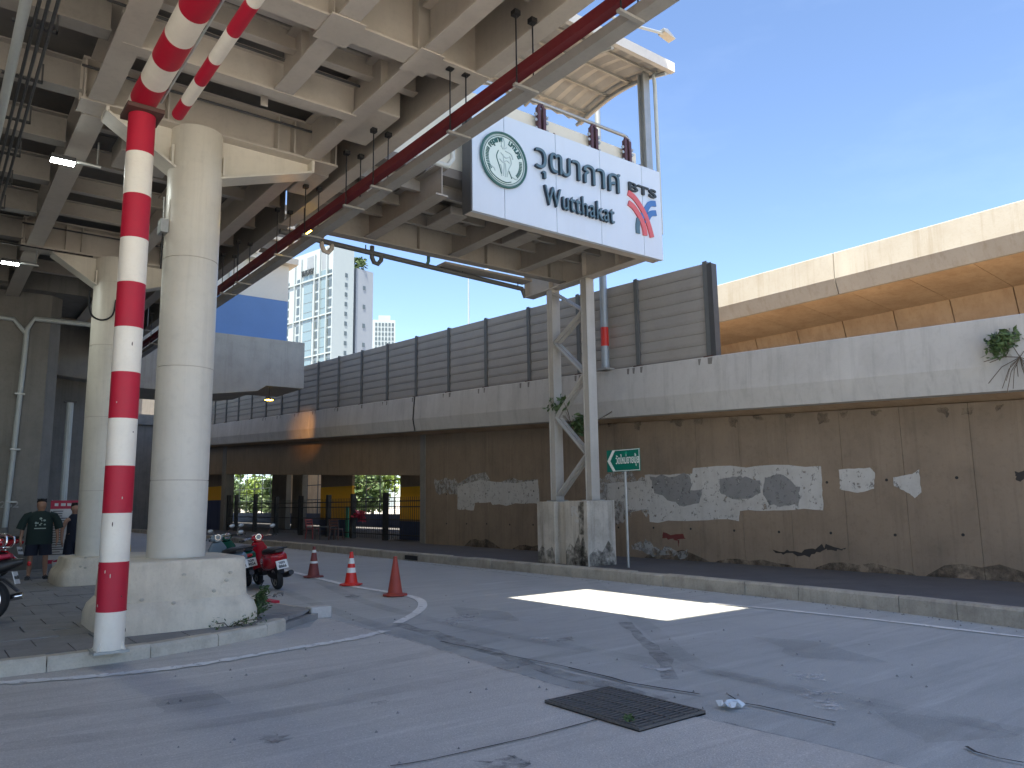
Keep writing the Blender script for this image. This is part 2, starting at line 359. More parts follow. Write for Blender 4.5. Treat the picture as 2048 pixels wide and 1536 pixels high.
def blotch(px, z, name, mat, parent, seed=0, rough=0.12):
    rnd = random.Random(seed); P = [az(x, y) for x, y in px]; Q = []
    for a, b in zip(P, P[1:]+P[:1]):
        for i in range(5):
            q = a.lerp(b, i/5); l = (b-a).length*rough; Q.append((q.x+rnd.uniform(-l, l), q.y+rnd.uniform(-l, l), z))
    return MB().add(Q, [tuple(range(len(Q)))]).build(name, mat, parent)
def curve_px(pts, n=8):
    out = []; P = [pts[0]]+list(pts)+[pts[-1]]
    for i in range(1, len(P)-2):
        for k in range(n):
            t = k/n; p0, p1, p2, p3 = [Vector((*q, 0)) for q in P[i-1:i+3]]
            v = 0.5*((2*p1)+(-p0+p2)*t+(2*p0-5*p1+4*p2-p3)*t*t+(-p0+3*p1-3*p2+p3)*t**3); out.append((v.x, v.y))
    return out+[pts[-1]]
# white edge line round the cones and back along the forecourt
strip(curve_px([(470, 1118), (600, 1148), (700, 1172), (790, 1187), (835, 1198), (845, 1212), (830, 1228), (795, 1247)]), 0.15, 0.009, 'edge_line', LINE, road)
strip(curve_px([(770, 1263), (700, 1280), (560, 1303), (380, 1333), (180, 1355), (-60, 1372)]), 0.15, 0.013, 'edge_line', LINE, road, jag=0.004)
strip([(1420, 1207), (1560, 1220), (1750, 1240), (2048, 1275), (2300, 1308)], 0.10, 0.009, 'edge_line', LINE, road, jag=0.008)
strip([(840, 1127), (1010, 1147), (1100, 1158)], 0.08, 0.009, 'edge_line', LINEF, road, jag=0.01)
strip([(650, 1238), (860, 1295), (1100, 1371), (1340, 1423), (1680, 1503), (2048, 1604)], 0.022, 0.016, 'seam_gap', STAIN, road, jag=0.012)
strip([(880, 1285), (1000, 1310), (1140, 1338)], 0.02, 0.016, 'crack', CRACK, road, jag=0.012, seed=2)
strip([(1140, 1338), (1260, 1368), (1400, 1392)], 0.028, 0.016, 'crack', CRACK, road, jag=0.02, seed=3)
strip([(1455, 1392), (1480, 1408), (1560, 1425), (1672, 1449)], 0.02, 0.016, 'crack', CRACK, road, jag=0.015, seed=4)
strip([(1935, 1498), (1955, 1510), (2048, 1530)], 0.02, 0.016, 'crack', CRACK, road, jag=0.02, seed=5)
strip([(780, 1536), (860, 1523), (1060, 1478), (1200, 1440)], 0.012, 0.012, 'crack', CRACK, apron, jag=0.006, seed=6)
strip([(800, 1250), (960, 1296), (1130, 1352), (1330, 1402)], (0.20), 0.008, 'gutter_band', GUTT, road, jag=0.03, seed=8)
strip([(1250, 1245), (1290, 1285), (1330, 1320), (1340, 1360)], (0.16), 0.008, 'stain', GUTT, road, jag=0.015, seed=9)
for i, q in enumerate([[(1600, 1380), (1690, 1388), (1640, 1400), (1600, 1395)], [(1610, 1410), (1650, 1398), (1705, 1412), (1690, 1424), (1640, 1420)], [(1570, 1345), (1640, 1350), (1650, 1362), (1580, 1358)], [(1280, 1330), (1340, 1338), (1335, 1346), (1290, 1340)], [(880, 1245), (930, 1228), (940, 1238), (900, 1252)], [(1060, 1275), (1095, 1278), (1100, 1286), (1070, 1284)]]):
    blotch(q, 0.010, 'faded_marking', LINEF, road, i, 0.2)
for i, q in enumerate([[(520, 1475), (560, 1470), (580, 1482), (550, 1490), (525, 1484)], [(690, 1190), (715, 1190), (712, 1196), (695, 1196)], [(950, 1528), (1010, 1516), (1060, 1530), (1040, 1545), (970, 1548)], [(1120, 1277), (1150, 1273), (1140, 1284), (1115, 1285)], [(745, 1404), (775, 1404), (770, 1411), (750, 1412)]]):
    blotch(q, 0.012, 'stain', STAIN, road, i+20, 0.3)

for i, q in enumerate(([(640, 1165), (760, 1215), (1000, 1270), (1330, 1330), (1700, 1400), (2048, 1470)], [(560, 1180), (700, 1235), (1000, 1330), (1300, 1420)], [(1180, 1160), (1300, 1260), (1420, 1340), (1800, 1430)], [(0, 1440), (400, 1400), (760, 1330), (1000, 1280)], [(0, 1500), (500, 1440), (900, 1360), (1180, 1300)])):
    strip(curve_px(q, 10), .24, 0.0175+i*.0004, 'tyre_track', TRACK, road)
for i, q in enumerate(([(1500, 1275), (1660, 1290), (1780, 1330), (1600, 1318)], [(900, 1215), (1010, 1225), (1040, 1245), (930, 1236)], [(300, 1400), (420, 1385), (470, 1410), (330, 1430)], [(1750, 1430), (1960, 1440), (2048, 1480), (1850, 1490)])):
    blotch(q, 0.0195+i*.0003, 'patch_repair', PATCHR, road, i+60, 0.05)
gv = MB(); rg = random.Random(12)
for i in range(420):
    yy = rg.uniform(3.2, 30); xx = 11.5-abs(rg.gauss(0, .16)) if yy > 7 else 11.0+(yy-3.2)*.1-abs(rg.gauss(0, .15)); s_ = rg.uniform(.006, .02)
    if i > 300: xx = rg.uniform(1, 9); yy = rg.uniform(3.2, 12)
    gv.add([(xx-s_, yy, .004), (xx, yy-s_, .004), (xx+s_, yy, .004), (xx, yy+s_*.8, .004), (xx, yy, .004+s_*1.1)], [(0, 1, 4), (1, 2, 4), (2, 3, 4), (3, 0, 4)])
gvo = gv.build('gravel', TILE); gvo['kind'] = 'stuff'; gvo['label'] = 'scattered grit and small stones along the kerb'
# right hand pavement with its kerb
kl = [(9.3, -8), (10.3, 0), (10.85, 2.5), (11.07, 4.0), (11.36, 5.7), (11.5, 7.4), (11.56, 9.5), (11.57, 12), (11.57, 60), (11.57, 90)]
pav = struct(MB().slab([(p[0]+0.2, p[1]) for p in kl]+[(30, 90), (30, -8)], -0.3, 0.205).build('pavement', DPAVE)); pav['label'] = 'dark asphalt pavement below the brown wall'
kerb = struct(MB().slab([(p[0]+0.02, p[1]) for p in kl]+[(p[0]+0.19, p[1]) for p in kl[::-1]], -0.3, 0.10).build('kerb', KERBR, bevel=0.01))
rnd = random.Random(3)
def along(poly, step):
    out = []
    for a, b in zip(poly[:-1], poly[1:]):
        a, b = Vector((*a[:2], 0)), Vector((*b[:2], 0)); n = max(1, round((b-a).length/step))
        out += [(a.lerp(b, i/n), a.lerp(b, (i+1)/n)) for i in range(n)]
    return out
def kerb_stones(poly, step, wd, z0, z1, mat, parent, name='kerb_stone', flip=1):
    for a, b in along(poly, step):
        d = (b-a).normalized(); nrm = Vector((d.y, -d.x, 0))*flip; g_ = d*0.006; dz = rnd.uniform(-0.012, 0.012); dx = rnd.uniform(-0.01, 0.01)
        mb = MB(); p = a+g_+nrm*dx; q = b-g_+nrm*dx; ch = 0.03
        prof = [(0, z0), (0, z1-ch+dz), (ch*0.8, z1+dz), (wd, z1+dz), (wd, z0)]
        n = len(prof); vs = [p+nrm*u+Vector((0, 0, v)) for u, v in prof]+[q+nrm*u+Vector((0, 0, v)) for u, v in prof]
        mb.add(vs, [list(range(n)), list(range(n, 2*n))]+[(i, (i+1) % n, n+(i+1) % n, n+i) for i in range(n)])
        mb.build(name, mat, parent)
kerb_stones([p for p in kl if -3 < p[1] < 61], 1.0, 0.2, -0.05, 0.225, KERBR, kerb)

pk = ax(822, 1121, 11.55); MB().box(11.54, 11.60, pk.y-.35, pk.y+.35, .03, .15).build('kerb_inlet', CRACK, kerb)
# left hand pavement island with tiles
isl = [(-12, 9.35), (0.3, 9.42), (1.2, 9.38), (2.2, 9.45), (3.0, 9.68), (3.7, 9.98), (4.05, 10.25)]
edge = [(4.05, 10.25), (4.95, 11.03), (4.75, 12.2), (4.5, 14.5), (4.4, 17), (4.4, 60)]
ped = isl+edge[1:]+[(-12, 60)]
island = struct(MB().slab([(p[0]-0.02, p[1]+0.03) for p in ped], -0.3, 0.085).build('pavement_island', TILE)); island['label'] = 'tiled station pavement round the columns'
def inside(x, y, poly):
    c = False; n = len(poly)
    for i in range(n):
        x1, y1 = poly[i][:2]; x2, y2 = poly[(i+1) % n][:2]
        if (y1 > y) != (y2 > y) and x < (x2-x1)*(y-y1)/(y2-y1)+x1: c = not c
    return c
T = 0.6; tm = MB().box(-T/2+.006, T/2-.006, -T/2+.006, T/2-.006, -0.05, 0).mesh('tile', TILE)
nt_ = 0; ca, sa = math.cos(0.02), math.sin(0.02)
inner = [(p[0], p[1]+0.15) for p in isl]+[(4.75, 11.05), (4.55, 12.2), (4.3, 14.5), (4.2, 17), (4.2, 60), (-12, 60)]
for j in range(0, 22):
    for i in range(-6, 10):
        x = i*T+(T/2 if j % 2 else 0); y = 9.95+j*T
        cs_ = [(x+a*T/2*0.98, y+b*T/2*0.98) for a in (-1, 1) for b in (-1, 1)]
        ins = sum(inside(*c_, inner) for c_ in cs_)
        if x < -0.6+ (y-9.5)*0.02 - 0.6 or nt_ >= 290: continue
        if ins == 4:
            o = piece('tile', tm, (x, y, 0.145+rnd.uniform(-.006, .006)), island, (rnd.uniform(-.008, .008), rnd.uniform(-.008, .008), 0)); nt_ += 1
        elif ins >= 1:
            # cut tile at the edge
            bm = bmesh.new(); bm.from_mesh(tm); bmesh.ops.translate(bm, verts=bm.verts, vec=(x, y, 0.145))
            for a, b in zip(inner[:-3], inner[1:-2]):
                d = Vector((b[0]-a[0], b[1]-a[1], 0)).normalized(); nn = Vector((d.y, -d.x, 0))
                mid = Vector((x, y, 0)); 
                if abs((mid-Vector((a[0], a[1], 0))).dot(nn)) < T and -T < (mid-Vector((a[0], a[1], 0))).dot(d) < (Vector(b)-Vector(a)).length+T:
                    bmesh.ops.bisect_plane(bm, geom=bm.verts[:]+bm.edges[:]+bm.faces[:], plane_co=(a[0], a[1], 0), plane_no=nn, clear_outer=True)
            if len(bm.verts) > 3:
                bmesh.ops.holes_fill(bm, edges=bm.edges[:], sides=0); me = bpy.data.meshes.new('tile'); bm.to_mesh(me); me.materials.append(TILE)
                o = bpy.data.objects.new('tile', me); C.objects.link(o); o.parent = island; nt_ += 1
            bm.free()
ik = struct(MB().slab([(p[0], p[1]+0.02) for p in isl]+[(p[0], p[1]+0.14) for p in isl[::-1]], -0.2, 0.05).build('island_kerb', KERB)); ik['label'] = 'pale worn kerb of the station pavement'
kerb_stones([p for p in isl if p[0] > -3], 0.95, 0.17, -0.02, 0.155, KERB, ik, flip=-1)
RWK = [(4.95, 11.03), (4.75, 12.2), (4.5, 14.5)]
ek = struct(MB().slab([(p[0]-0.02, p[1]) for p in edge[1:]]+[(p[0]-0.16, p[1]) for p in edge[:0:-1]], -0.2, 0.11).build('side_kerb', KERB)); ek['label'] = 'low flush kerb on the road side of the island'
k = 0
for a, b in along([(4.75, 12.3), (4.5, 14.5), (4.42, 16.5)], 0.55):
    d = (b-a).normalized(); nn = Vector((-d.y, d.x, 0)); mb = MB()
    q = [a+d*.01, b-d*.01, b-d*.01+nn*.14, a+d*.01+nn*.14]
    mb.prism([(v.x, v.y) for v in q], lambda u, v, w_: (u, v, w_), 0.0, 0.15); mb.build('kerb_stone', WHITEP if k % 2 else RED, ek, bevel=0.01); k += 1
# ================================================================== STATION CONCOURSE OVERHEAD
ZB = 7.05
st = thing('elevated_station', (1.5, 14, 7.05), 'elevated steel framed station concourse with grey girders over the pavement', 'station')
def gird(x0, x1, y, w_, h_, z=ZB, name='girder'): return ibeam(MB(), (x0, y, z), (x1, y, z), w_, h_, 0.035, 0.025).build(name, STEEL, st)
def lbeam(x, y0, y1, w_, h_, z=ZB, name='beam'): return ibeam(MB(), (x, y0, z), (x, y1, z), w_, h_, 0.035, 0.025).build(name, STEEL, st)
# deck plates above
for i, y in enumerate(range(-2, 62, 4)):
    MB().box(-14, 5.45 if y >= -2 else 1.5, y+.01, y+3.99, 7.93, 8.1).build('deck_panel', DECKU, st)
# column line girders, intermediate girders
for y in (11.25, 18.45, 25.6, 32.8, 40, 47): gird(1.32, 5.0, y, 0.42, 0.62)
# big transverse girder C and B
ibeam(MB(), (-2, 7.62, ZB), (5.45, 7.62, ZB), 0.34, 0.86).build('girder', STEEL, st)
gird(1.5, 4.5, 9.45, 0.2, 0.5)
ibeam(MB(), (-2, 4.1, ZB), (5.45, 4.1, ZB), 0.34, 0.86).build('girder', STEEL, st)
ibeam(MB(), (-2, 0.4, ZB), (5.45, 0.4, ZB), 0.34, 0.86).build('girder', STEEL, st)
# longitudinal beams
for y0, y1 in ((0.6, 3.9), (4.3, 7.42), (7.82, 11.0), (11.5, 18.2), (18.7, 25.3), (25.9, 32.5), (33.1, 46)):
    ibeam(MB(), (1.55, y0, ZB+.004), (1.55, y1, ZB+.004), 0.30, 0.6).build('beam', STEEL, st)
for y0, y1 in ((0.6, 3.9), (4.3, 7.42), (7.82, 9.34), (12.0, 18.2), (18.7, 25.3)):
    ibeam(MB(), (3.44, y0, ZB+.006), (3.44, y1, ZB+.006), 0.26, 0.6).build('beam', STEEL, st)
for y0, y1 in ((0.6, 3.9), (4.3, 7.42), (7.82, 11.0), (11.5, 18.2), (18.7, 25.3), (25.9, 32.5), (33.1, 46)):
    ibeam(MB(), (4.54, y0, ZB+.008), (4.54, y1, ZB+.008), 0.24, 0.6).build('beam', STEEL, st)
# deep edge beam towards the road
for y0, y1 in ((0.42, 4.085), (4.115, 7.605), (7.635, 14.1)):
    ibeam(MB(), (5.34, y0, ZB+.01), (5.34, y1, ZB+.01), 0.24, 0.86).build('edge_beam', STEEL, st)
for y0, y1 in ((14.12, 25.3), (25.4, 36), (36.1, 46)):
    ibeam(MB(), (5.3, y0, ZB+.01), (5.3, y1, ZB+.01), 0.22, 0.86).build('edge_beam', STEELSHADE, st)
# secondary joists (transverse, higher) right bays
for y in (5.2, 6.3, 8.35, 8.95, 10.2, 12.7, 14.2, 15.6, 17.0, 20, 21.6, 23.2):
    ibeam(MB(), (1.7, y, 7.42), (5.22, y, 7.42), 0.14, 0.3, 0.02, 0.015).build('joist', STEEL, st)
# joists in the left bay
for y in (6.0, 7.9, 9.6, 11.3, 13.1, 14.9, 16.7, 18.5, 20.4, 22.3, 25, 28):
    ibeam(MB(), (-8, y, 7.22), (1.4, y, 7.22), 0.24, 0.45, 0.025, 0.02).build('joist', STEELSHADE, st)
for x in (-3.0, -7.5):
    ibeam(MB(), (x, 0, 6.95), (x, 46, 6.95), 0.4, 0.8, 0.03, 0.03).build('beam', STEELSHADE, st)
# stiffener plates on the column girder, box ends
for y in (11.25, 18.45, 25.6):
    for x in (1.36, 1.62, 2.12, 2.42, 4.02, 4.28, 4.72, 4.97):
        for sg in (-1, 1): MB().box(x-.012, x+.012, y+sg*.02, y+sg*.2, ZB+.036, ZB+.584).build('stiffener', STEEL, st)
for y in (7.62, 4.1):
    for x in (2.0, 3.3, 3.6, 4.4, 4.7):
        MB().box(x-.01, x+.01, y-.16, y-.015, ZB+.036, ZB+.82).build('stiffener', STEEL, st)
for x in (3.44, 4.54):
    for y in (8.5, 9.9, 5.6): MB().box(x-.11, x-.013, y-.01, y+.01, ZB+.04, ZB+.56).build('stiffener', STEEL, st)
# cover plates under the joints at girder C
for x, wd in ((3.44, 0.42), (4.54, 0.34)):
    MB().box(x-wd/2, x+wd/2, 7.36, 7.9, ZB-.02, ZB-.002).build('cover_plate', STEEL, st)
# small ducts and boxes above the edge bay
for x0, x1, y0, y1, z0, z1 in ((4.72, 5.12, 9.2, 10.3, 7.15, 7.55), (4.75, 5.1, 11.6, 12.6, 7.1, 7.5), (2.1, 2.9, 12.6, 13.4, 7.15, 7.5)):
    MB().box(x0, x1, y0, y1, z0, z1).build('duct_box', STEEL, st, bevel=0.02)
# conduits along the ceiling
for x, z, r in ((0.50, 6.92, 0.055), ):
    MB().tube([(x, 2, z), (x, 40, z)], r, 10).build('conduit', PVC, st, smooth=True)
for x in (0.62, 0.70, 0.78):
    MB().tube([(x, 2, 6.98), (x, 40, 6.98)], 0.02, 6).build('cable', DKGREY, st)
for i in range(14):
    MB().box(0.42, 0.86, 3+i*1.3, 3.04+i*1.3, 6.99, 7.02).box(0.84, 0.86, 3+i*1.3, 3.04+i*1.3, 6.99, 7.25).build('cable_bracket', DKGREY, st)
for y in (11.0, 9.32, 18.2): MB().tube([(1.3, y, 7.5), (4.9, y, 7.5)], 0.018, 6).build('cable', DKGREY, st)
MB().tube([(-6, 18.0, 6.95), (2.6, 18.0, 6.95)], 0.015, 6).build('cable', BLACK, st)
# unseen slab added overhead for shade; its opening is shaped for the sun patch
HX0, HX1, HY0, HY1 = 1.87, 3.75, 3.5, 7.08
for b_ in ((-13.5, HX0, -2.5, 82), (HX1, 11.0, -2.5, 82), (HX0, HX1, -2.5, HY0), (HX0, HX1, HY1, 82)):
    MB().box(b_[0], b_[1], b_[2], b_[3], 17.9, 18.0).build('shade_slab', WHITEW, st)  # made white so its underside bounces light back down
for y in (-1, 16, 32, 56):
    MB().box(-13.2, -11.4, y-1, y+1, 0, 17.9).build('platform_pier', CONC, st)
for x0, x1, y0, y1 in ((1.2, 5.1, 46, 46.2),):
    pass
# vertical hanger posts tying concourse to the platform pier line
for y in (2.0, 11.0, 25.6, 40): MB().box(-13.0, -1.5, y-.2, y+.2, 8.1, 8.5).build('tie_beam', STEEL, st)

# ------------------------------------------------------------------ steel columns with haunches, concrete collars
def steel_column(x, y, r, label):
    c = thing('steel_column', (x, y, 0.14), label, 'column', 'round steel columns under the concourse')
    zs = [0.5, 2.0, 3.55, 5.1, 6.5]
    for a, b in zip(zs[:-1], zs[1:]):
        MB().lathe([(r, a+.006), (r, b-.006)], (x, y, 0), 40).build('shaft_segment', STEELW, c, smooth=True)
        MB().lathe([(r-.012, b-.007), (r-.012, b+.007)], (x, y, 0), 40).build('weld_seam', STEEL, c, smooth=True)
    MB().lathe([(r*0.97, 6.5), (r*0.97, 7.06)], (x, y, 0), 40).build('column_head', STEELW, c, smooth=True)
    for sg in (-1, 1):
        xa = x+sg*r*0.9; xb = x+(1.72 if sg > 0 else -1.22); ze = 6.88 if sg > 0 else 7.0
        h = MB().prism([(xa, 6.42), (xb, ze), (xb, 7.05), (xa, 7.05)], lambda u, v, w_: (u, w_, v), y-.012, y+.012).build('haunch_web', STEELW, c)
        MB().bar((xa-sg*.02, y, 6.41), (xb, y, ze-.01), 0.40, 0.03, (0, 0, 1)).build('haunch_flange', STEELW, c)
        MB().box(xa+sg*.01, xa+sg*.04, y-.17, y-.012, 6.46, 6.75).build('gusset', STEELW, c)
        MB().box(xb-.02, xb+.02, y-.2, y+.2, ze-.02, 7.05).build('end_plate', STEELW, c)
    return c
def collar(x, y, hx, hy, label, ht=.98):
    c = thing('concrete_collar', (x, y, 0.14), label, 'barrier', 'concrete crash collars round the column bases')
    prof = [(1.0, 0.10), (0.995, 0.30), (0.955, 0.41), (0.87, 0.50), (0.84, ht-.02), (0.82, ht), (0.50, ht)]
    n = 28; vs = []; fs = []
    for k_, z in prof:
        for i in range(n):
            t = 2*math.pi*i/n; e = 0.30
            cx = math.copysign(abs(math.cos(t))**e, math.cos(t)); cy = math.copysign(abs(math.sin(t))**e, math.sin(t))
            vs.append((x+cx*(hx-(1-k_)*0.95), y+cy*(hy-(1-k_)*0.95), z))
    for j in range(len(prof)-1):
        fs += [(j*n+i, j*n+(i+1) % n, (j+1)*n+(i+1) % n, (j+1)*n+i) for i in range(n)]
    fs.append(tuple(range(n))); fs.append(tuple((len(prof)-1)*n+i for i in range(n)))
    MB().add(vs, fs).build('collar_body', CONCB, c, smooth=True)
    for i in range(6):
        a = rnd.uniform(-.7, .7); MB().ball((x+a*hx, y-hy*0.92, rnd.uniform(.45, .85)), 0.02, 5, (1.4, .4, 1)).build('patch_mark', KERB, c)
    return c
steel_column(2.87, 11.25, 0.37, 'pale round steel column standing in the collar nearest the striped post')
steel_column(3.12, 18.45, 0.40, 'pale round steel column behind the striped post, beside the menu banner')
collar(2.80, 11.15, 0.95, 0.93, 'stained concrete collar with weeds beside the striped post')
collar(3.32, 18.35, 1.0, 0.95, 'concrete collar beside the person in the green shirt', .66)

# ------------------------------------------------------------------ red pipe and cable tray hung at the edge
rp = thing('fire_pipe', (5.0, 10, 6.3), 'dark red square fire main hung on rods along the concourse edge', 'pipe')
MB().box(4.93, 5.05, 1.5, 45, 6.34, 6.46).build('pipe_run', PIPER, rp)
for i, y in enumerate((3.2, 4.6, 6.2, 7.55, 9.6, 10.5, 12.1, 13.4, 15.6, 16.6, 18.6, 20.5, 23)):
    for x in (4.9, 5.14): MB().tube([(x, y, 6.2), (x, y, 7.1)], 0.009, 6).build('hanger_rod', BLACK, rp)
    MB().box(4.86, 5.2, y-.025, y+.025, 6.18, 6.21).build('hanger_bar', TRAYM, rp)
    MB().box(4.86, 4.94, y-.04, y+.04, 7.03, 7.09).build('beam_clamp', BLACK, rp)
    MB().box(5.10, 5.18, y-.04, y+.04, 7.03, 7.09).build('beam_clamp', BLACK, rp)
ct = thing('cable_tray', (5.2, 10, 6.2), 'grey galvanised tray beside the red fire main', 'cable tray')
MB().box(5.07, 5.24, 1.5, 45, 6.215, 6.235).box(5.225, 5.24, 1.5, 45, 6.235, 6.33).box(5.07, 5.08, 1.5, 45, 6.235, 6.33).build('tray_run', TRAYM, ct)
MB().tube([(5.15, 1.5, 6.26), (5.15, 45, 6.26)], 0.022, 6).build('cable', BLACK, ct)
# white U shaped drain
P = [ay(905, 262, 10.0), ay(905, 318, 10.0), ay(895, 332, 10.0), ay(850, 318, 10.0), ay(815, 300, 9.9)]
up_ = tag(MB().tube(P, 0.045, 10).build('drain_pipe', PVC, smooth=True), 'white bent drain pipe hanging beside the sign end', 'pipe')

# ------------------------------------------------------------------ footbridge arm behind the sign
fb = thing('footbridge', (9, 12.4, 7.05), 'covered footbridge stub with grey steel underside behind the station sign', 'footbridge')
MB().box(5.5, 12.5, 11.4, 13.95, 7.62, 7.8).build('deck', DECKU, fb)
for x in (7.0, 9.05, 11.0): ibeam(MB(), (x, 11.05, ZB), (x, 13.85, ZB), 0.26, 0.56).build('beam', STEELSHADE, fb)
ibeam(MB(), (5.5, 13.95, ZB-.02), (12.8, 13.95, ZB-.02), 0.24, 0.62).build('edge_beam', STEELSHADE, fb)
MB().box(7.75, 12.5, 11.36, 11.44, 7.0, 7.62).build('edge_beam', STEELSHADE, fb)
for y in (11.8, 12.6, 13.3): ibeam(MB(), (5.5, y, 7.36), (12.75, y, 7.36), 0.1, 0.25, 0.015, 0.012).build('joist', STEELSHADE, fb)
for x in (6.2, 8.0, 9.9): MB().box(x-.2, x+.2, 12.0, 12.9, 7.2, 7.37).build('duct_box', STEELSHADE, fb, bevel=.02)
for x in (8.2, 10.0, 11.9): MB().box(x-.01, x+.01, 13.83, 13.94, ZB+.02, ZB+.56).build('stiffener', STEELSHADE, fb)
# far side ragged flashing
MB().box(9.0, 11.5, 14.07, 14.45, ZB-.1, ZB-.05).build('gutter_tray', STEELSHADE, fb)
# parapet, handrail, brackets
Yp = 11.5
ptop = lambda x: 9.62
MB().box(6.0, 12.55, Yp, Yp+.05, 7.8, 9.55).build('parapet_panel', CREAM, fb)
MB().box(6.0, 12.55, 13.8, 13.85, 7.8, 9.3).build('parapet_panel', CREAM, fb)
hr = [ay(1045, 188, Yp-.08), ay(1240, 272, Yp-.08)]
zr = (hr[0].z+hr[1].z)/2
MB().tube([(6.0, Yp-.08, zr), (12.1, Yp-.08, zr), (12.25, Yp-.08, zr-.06), (12.3, Yp-.08, zr-.9)], 0.04, 10).build('handrail', GALV, fb, smooth=True)
for px in (1083, 1187, 1253):
    x = ay(px, 255, Yp-.1).x
    for dx in (-.07, .07):
        MB().box(x+dx-.035, x+dx+.035, Yp-.13, Yp-.04, 8.0, zr-.12).build('bracket', PURP, fb)
    MB().bar((x-.07, Yp-.09, zr-.12), (x, Yp-.08, zr), .05, .05).bar((x+.07, Yp-.09, zr-.12), (x, Yp-.08, zr), .05, .05).build('bracket_head', PURP, fb)
    for dz in (-.3, -.42, -.6):
        [MB().lathe([(.035, 0), (.035, .03)], (x+s_*.15, Yp-.12, zr+dz), 8, 'y').build('clamp_disc', GALV, fb) for s_ in (-1, 1)]
# canopy post, downpipe and arched roof
pc = ay(1290, 250, 11.7); X0 = pc.x
ztop = ay(1290, 150, 11.7).z
MB().box(X0-.10, X0+.10, 11.6, 11.63, 7.8, ztop).box(X0-.10, X0+.10, 11.77, 11.8, 7.8, ztop).box(X0-.015, X0+.015, 11.63, 11.77, 7.8, ztop).build('canopy_post', GALV, fb)
MB().tube([(X0+.24, 11.55, 7.8), (X0+.24, 11.55, ztop-.3), (X0+.16, 11.5, ztop-.1), (X0+.3, 11.4, ztop+.1)], 0.045, 8).build('downpipe', PVC, fb, smooth=True)
x1 = ay(1335, 140, 11.2).x
def roofz(y): t = (y-11.15)/(14.3-11.15); return ztop-0.12+0.30*math.sin(math.pi*min(1, max(0, t*0.9+0.05)))
ys = [11.15+i*(14.3-11.15)/14 for i in range(15)]
xw = 0.0
mb = MB(); nx = 44; vs = []
for i in range(nx+1):
    x = 4.5+(x1-4.5)*i/nx
    for y in ys: vs.append((x, y, roofz(y)+0.035*math.sin(i*math.pi)*0 + (0.06 if i % 2 else -0.0)))
mb.add(vs, [(i*15+j, (i+1)*15+j, (i+1)*15+j+1, i*15+j+1) for i in range(nx) for j in range(14)])
mb.build('roof_sheet', ROOFM, fb)
for x in (x1-.12, x1-1.9, x1-3.9, x1-5.9):
    MB().tube([(x, y, roofz(y)-.10) for y in ys], 0.05, 6).build('roof_rib', GALV, fb)
for y in (11.5, 12.3, 13.1, 13.9):
    MB().box(4.5, x1-.03, y-.03, y+.03, roofz(y)-.07, roofz(y)-.01).build('purlin', GALV, fb)
MB().box(4.5, x1+.05, 11.02, 11.14, roofz(11.15)-.08, roofz(11.15)+.16).build('fascia', ROOFW, fb)
MB().prism([(y, roofz(y)-.06) for y in ys]+[(y, roofz(y)+.12) for y in ys[::-1]], lambda u, v, w_: (w_, u, v), x1, x1+.05).build('fascia', ROOFW, fb)
# drain run below the far edge with traps
dr = thing('drain_line', (9, 14.2, 6.4), 'dark drain pipe with traps slung below the footbridge', 'pipe')
Yd = 14.35
a_, b_ = ay(560, 462, Yd), ay(1045, 578, Yd)
MB().tube([a_, b_], 0.055, 10).build('drain_run', DPIPE, dr, smooth=True)
for px, py, mt in ((645, 460, STEEL), (745, 470, PVC)):
    t_ = ay(px, py-30, Yd); q = a_.lerp(b_, (t_.x-a_.x)/(b_.x-a_.x))
    MB().tube([(t_.x, Yd, 7.1), (t_.x, Yd, q.z-.1), (t_.x+.05, Yd, q.z-.2), (t_.x+.14, Yd, q.z-.22), (t_.x+.22, Yd, q.z-.12), (t_.x+.22, Yd, q.z)], 0.05, 8).build('trap', DPIPE if mt == PVC else STEEL, dr, smooth=True)
t_ = ay(857, 480, Yd); q = a_.lerp(b_, (t_.x-a_.x)/(b_.x-a_.x))
MB().tube([(t_.x, Yd, 7.3), (t_.x, Yd, q.z+.12), (t_.x-.05, Yd, q.z)], 0.04, 8).build('down_pipe', GPIPE, dr, smooth=True)
for px in (640, 731, 925, 1035):
    t_ = ay(px, 520, Yd); q = a_.lerp(b_, (t_.x-a_.x)/(b_.x-a_.x)); MB().tube([(t_.x, Yd, q.z-.06), (t_.x, Yd, 7.1)], 0.012, 6).build('hanger_rod', BLACK, dr)
MB().tube([b_, b_+Vector((.06, 0, -.22))], [.06, .03], 8).build('pipe_end', DPIPE, dr)

# ------------------------------------------------------------------ lattice column on its plinth
XL = 12.4
TRUSS = M('truss_paint', (.46, .44, .40), .5, var=.25, vscale=2, streak=.2)
lt = thing('lattice_column', (XL, 13.7, 1.65), 'slim grey steel lattice column carrying the footbridge end', 'lattice column')
for y in (14.35, 13.1):
    ibm = MB()
    ibm.box(XL-.13, XL+.13, y-.10, y-.08, 1.66, 6.92).box(XL-.13, XL+.13, y+.08, y+.10, 1.66, 6.92).box(XL-.012, XL+.012, y-.08, y+.08, 1.66, 6.92)
    ibm.box(XL-.115, XL-.10, y-.08, y+.08, 1.66, 6.92)
    ibm.build('leg', TRUSS, lt)
    MB().box(XL-.2, XL+.2, y-.17, y+.17, 1.64, 1.675).build('base_plate', GALV, lt)
zz = [1.78, 2.72, 3.68, 4.62, 5.55, 6.15, 6.82]
for i, (a, b) in enumerate(zip(zz[:-1], zz[1:])):
    ya, yb = (14.25, 13.2) if i % 2 == 0 else (13.2, 14.25)
    for sx in (-.075, .075): MB().bar((XL+sx, ya, a), (XL+sx, yb, b), 0.03, 0.11, (1, 0, 0)).build('diagonal', TRUSS, lt)
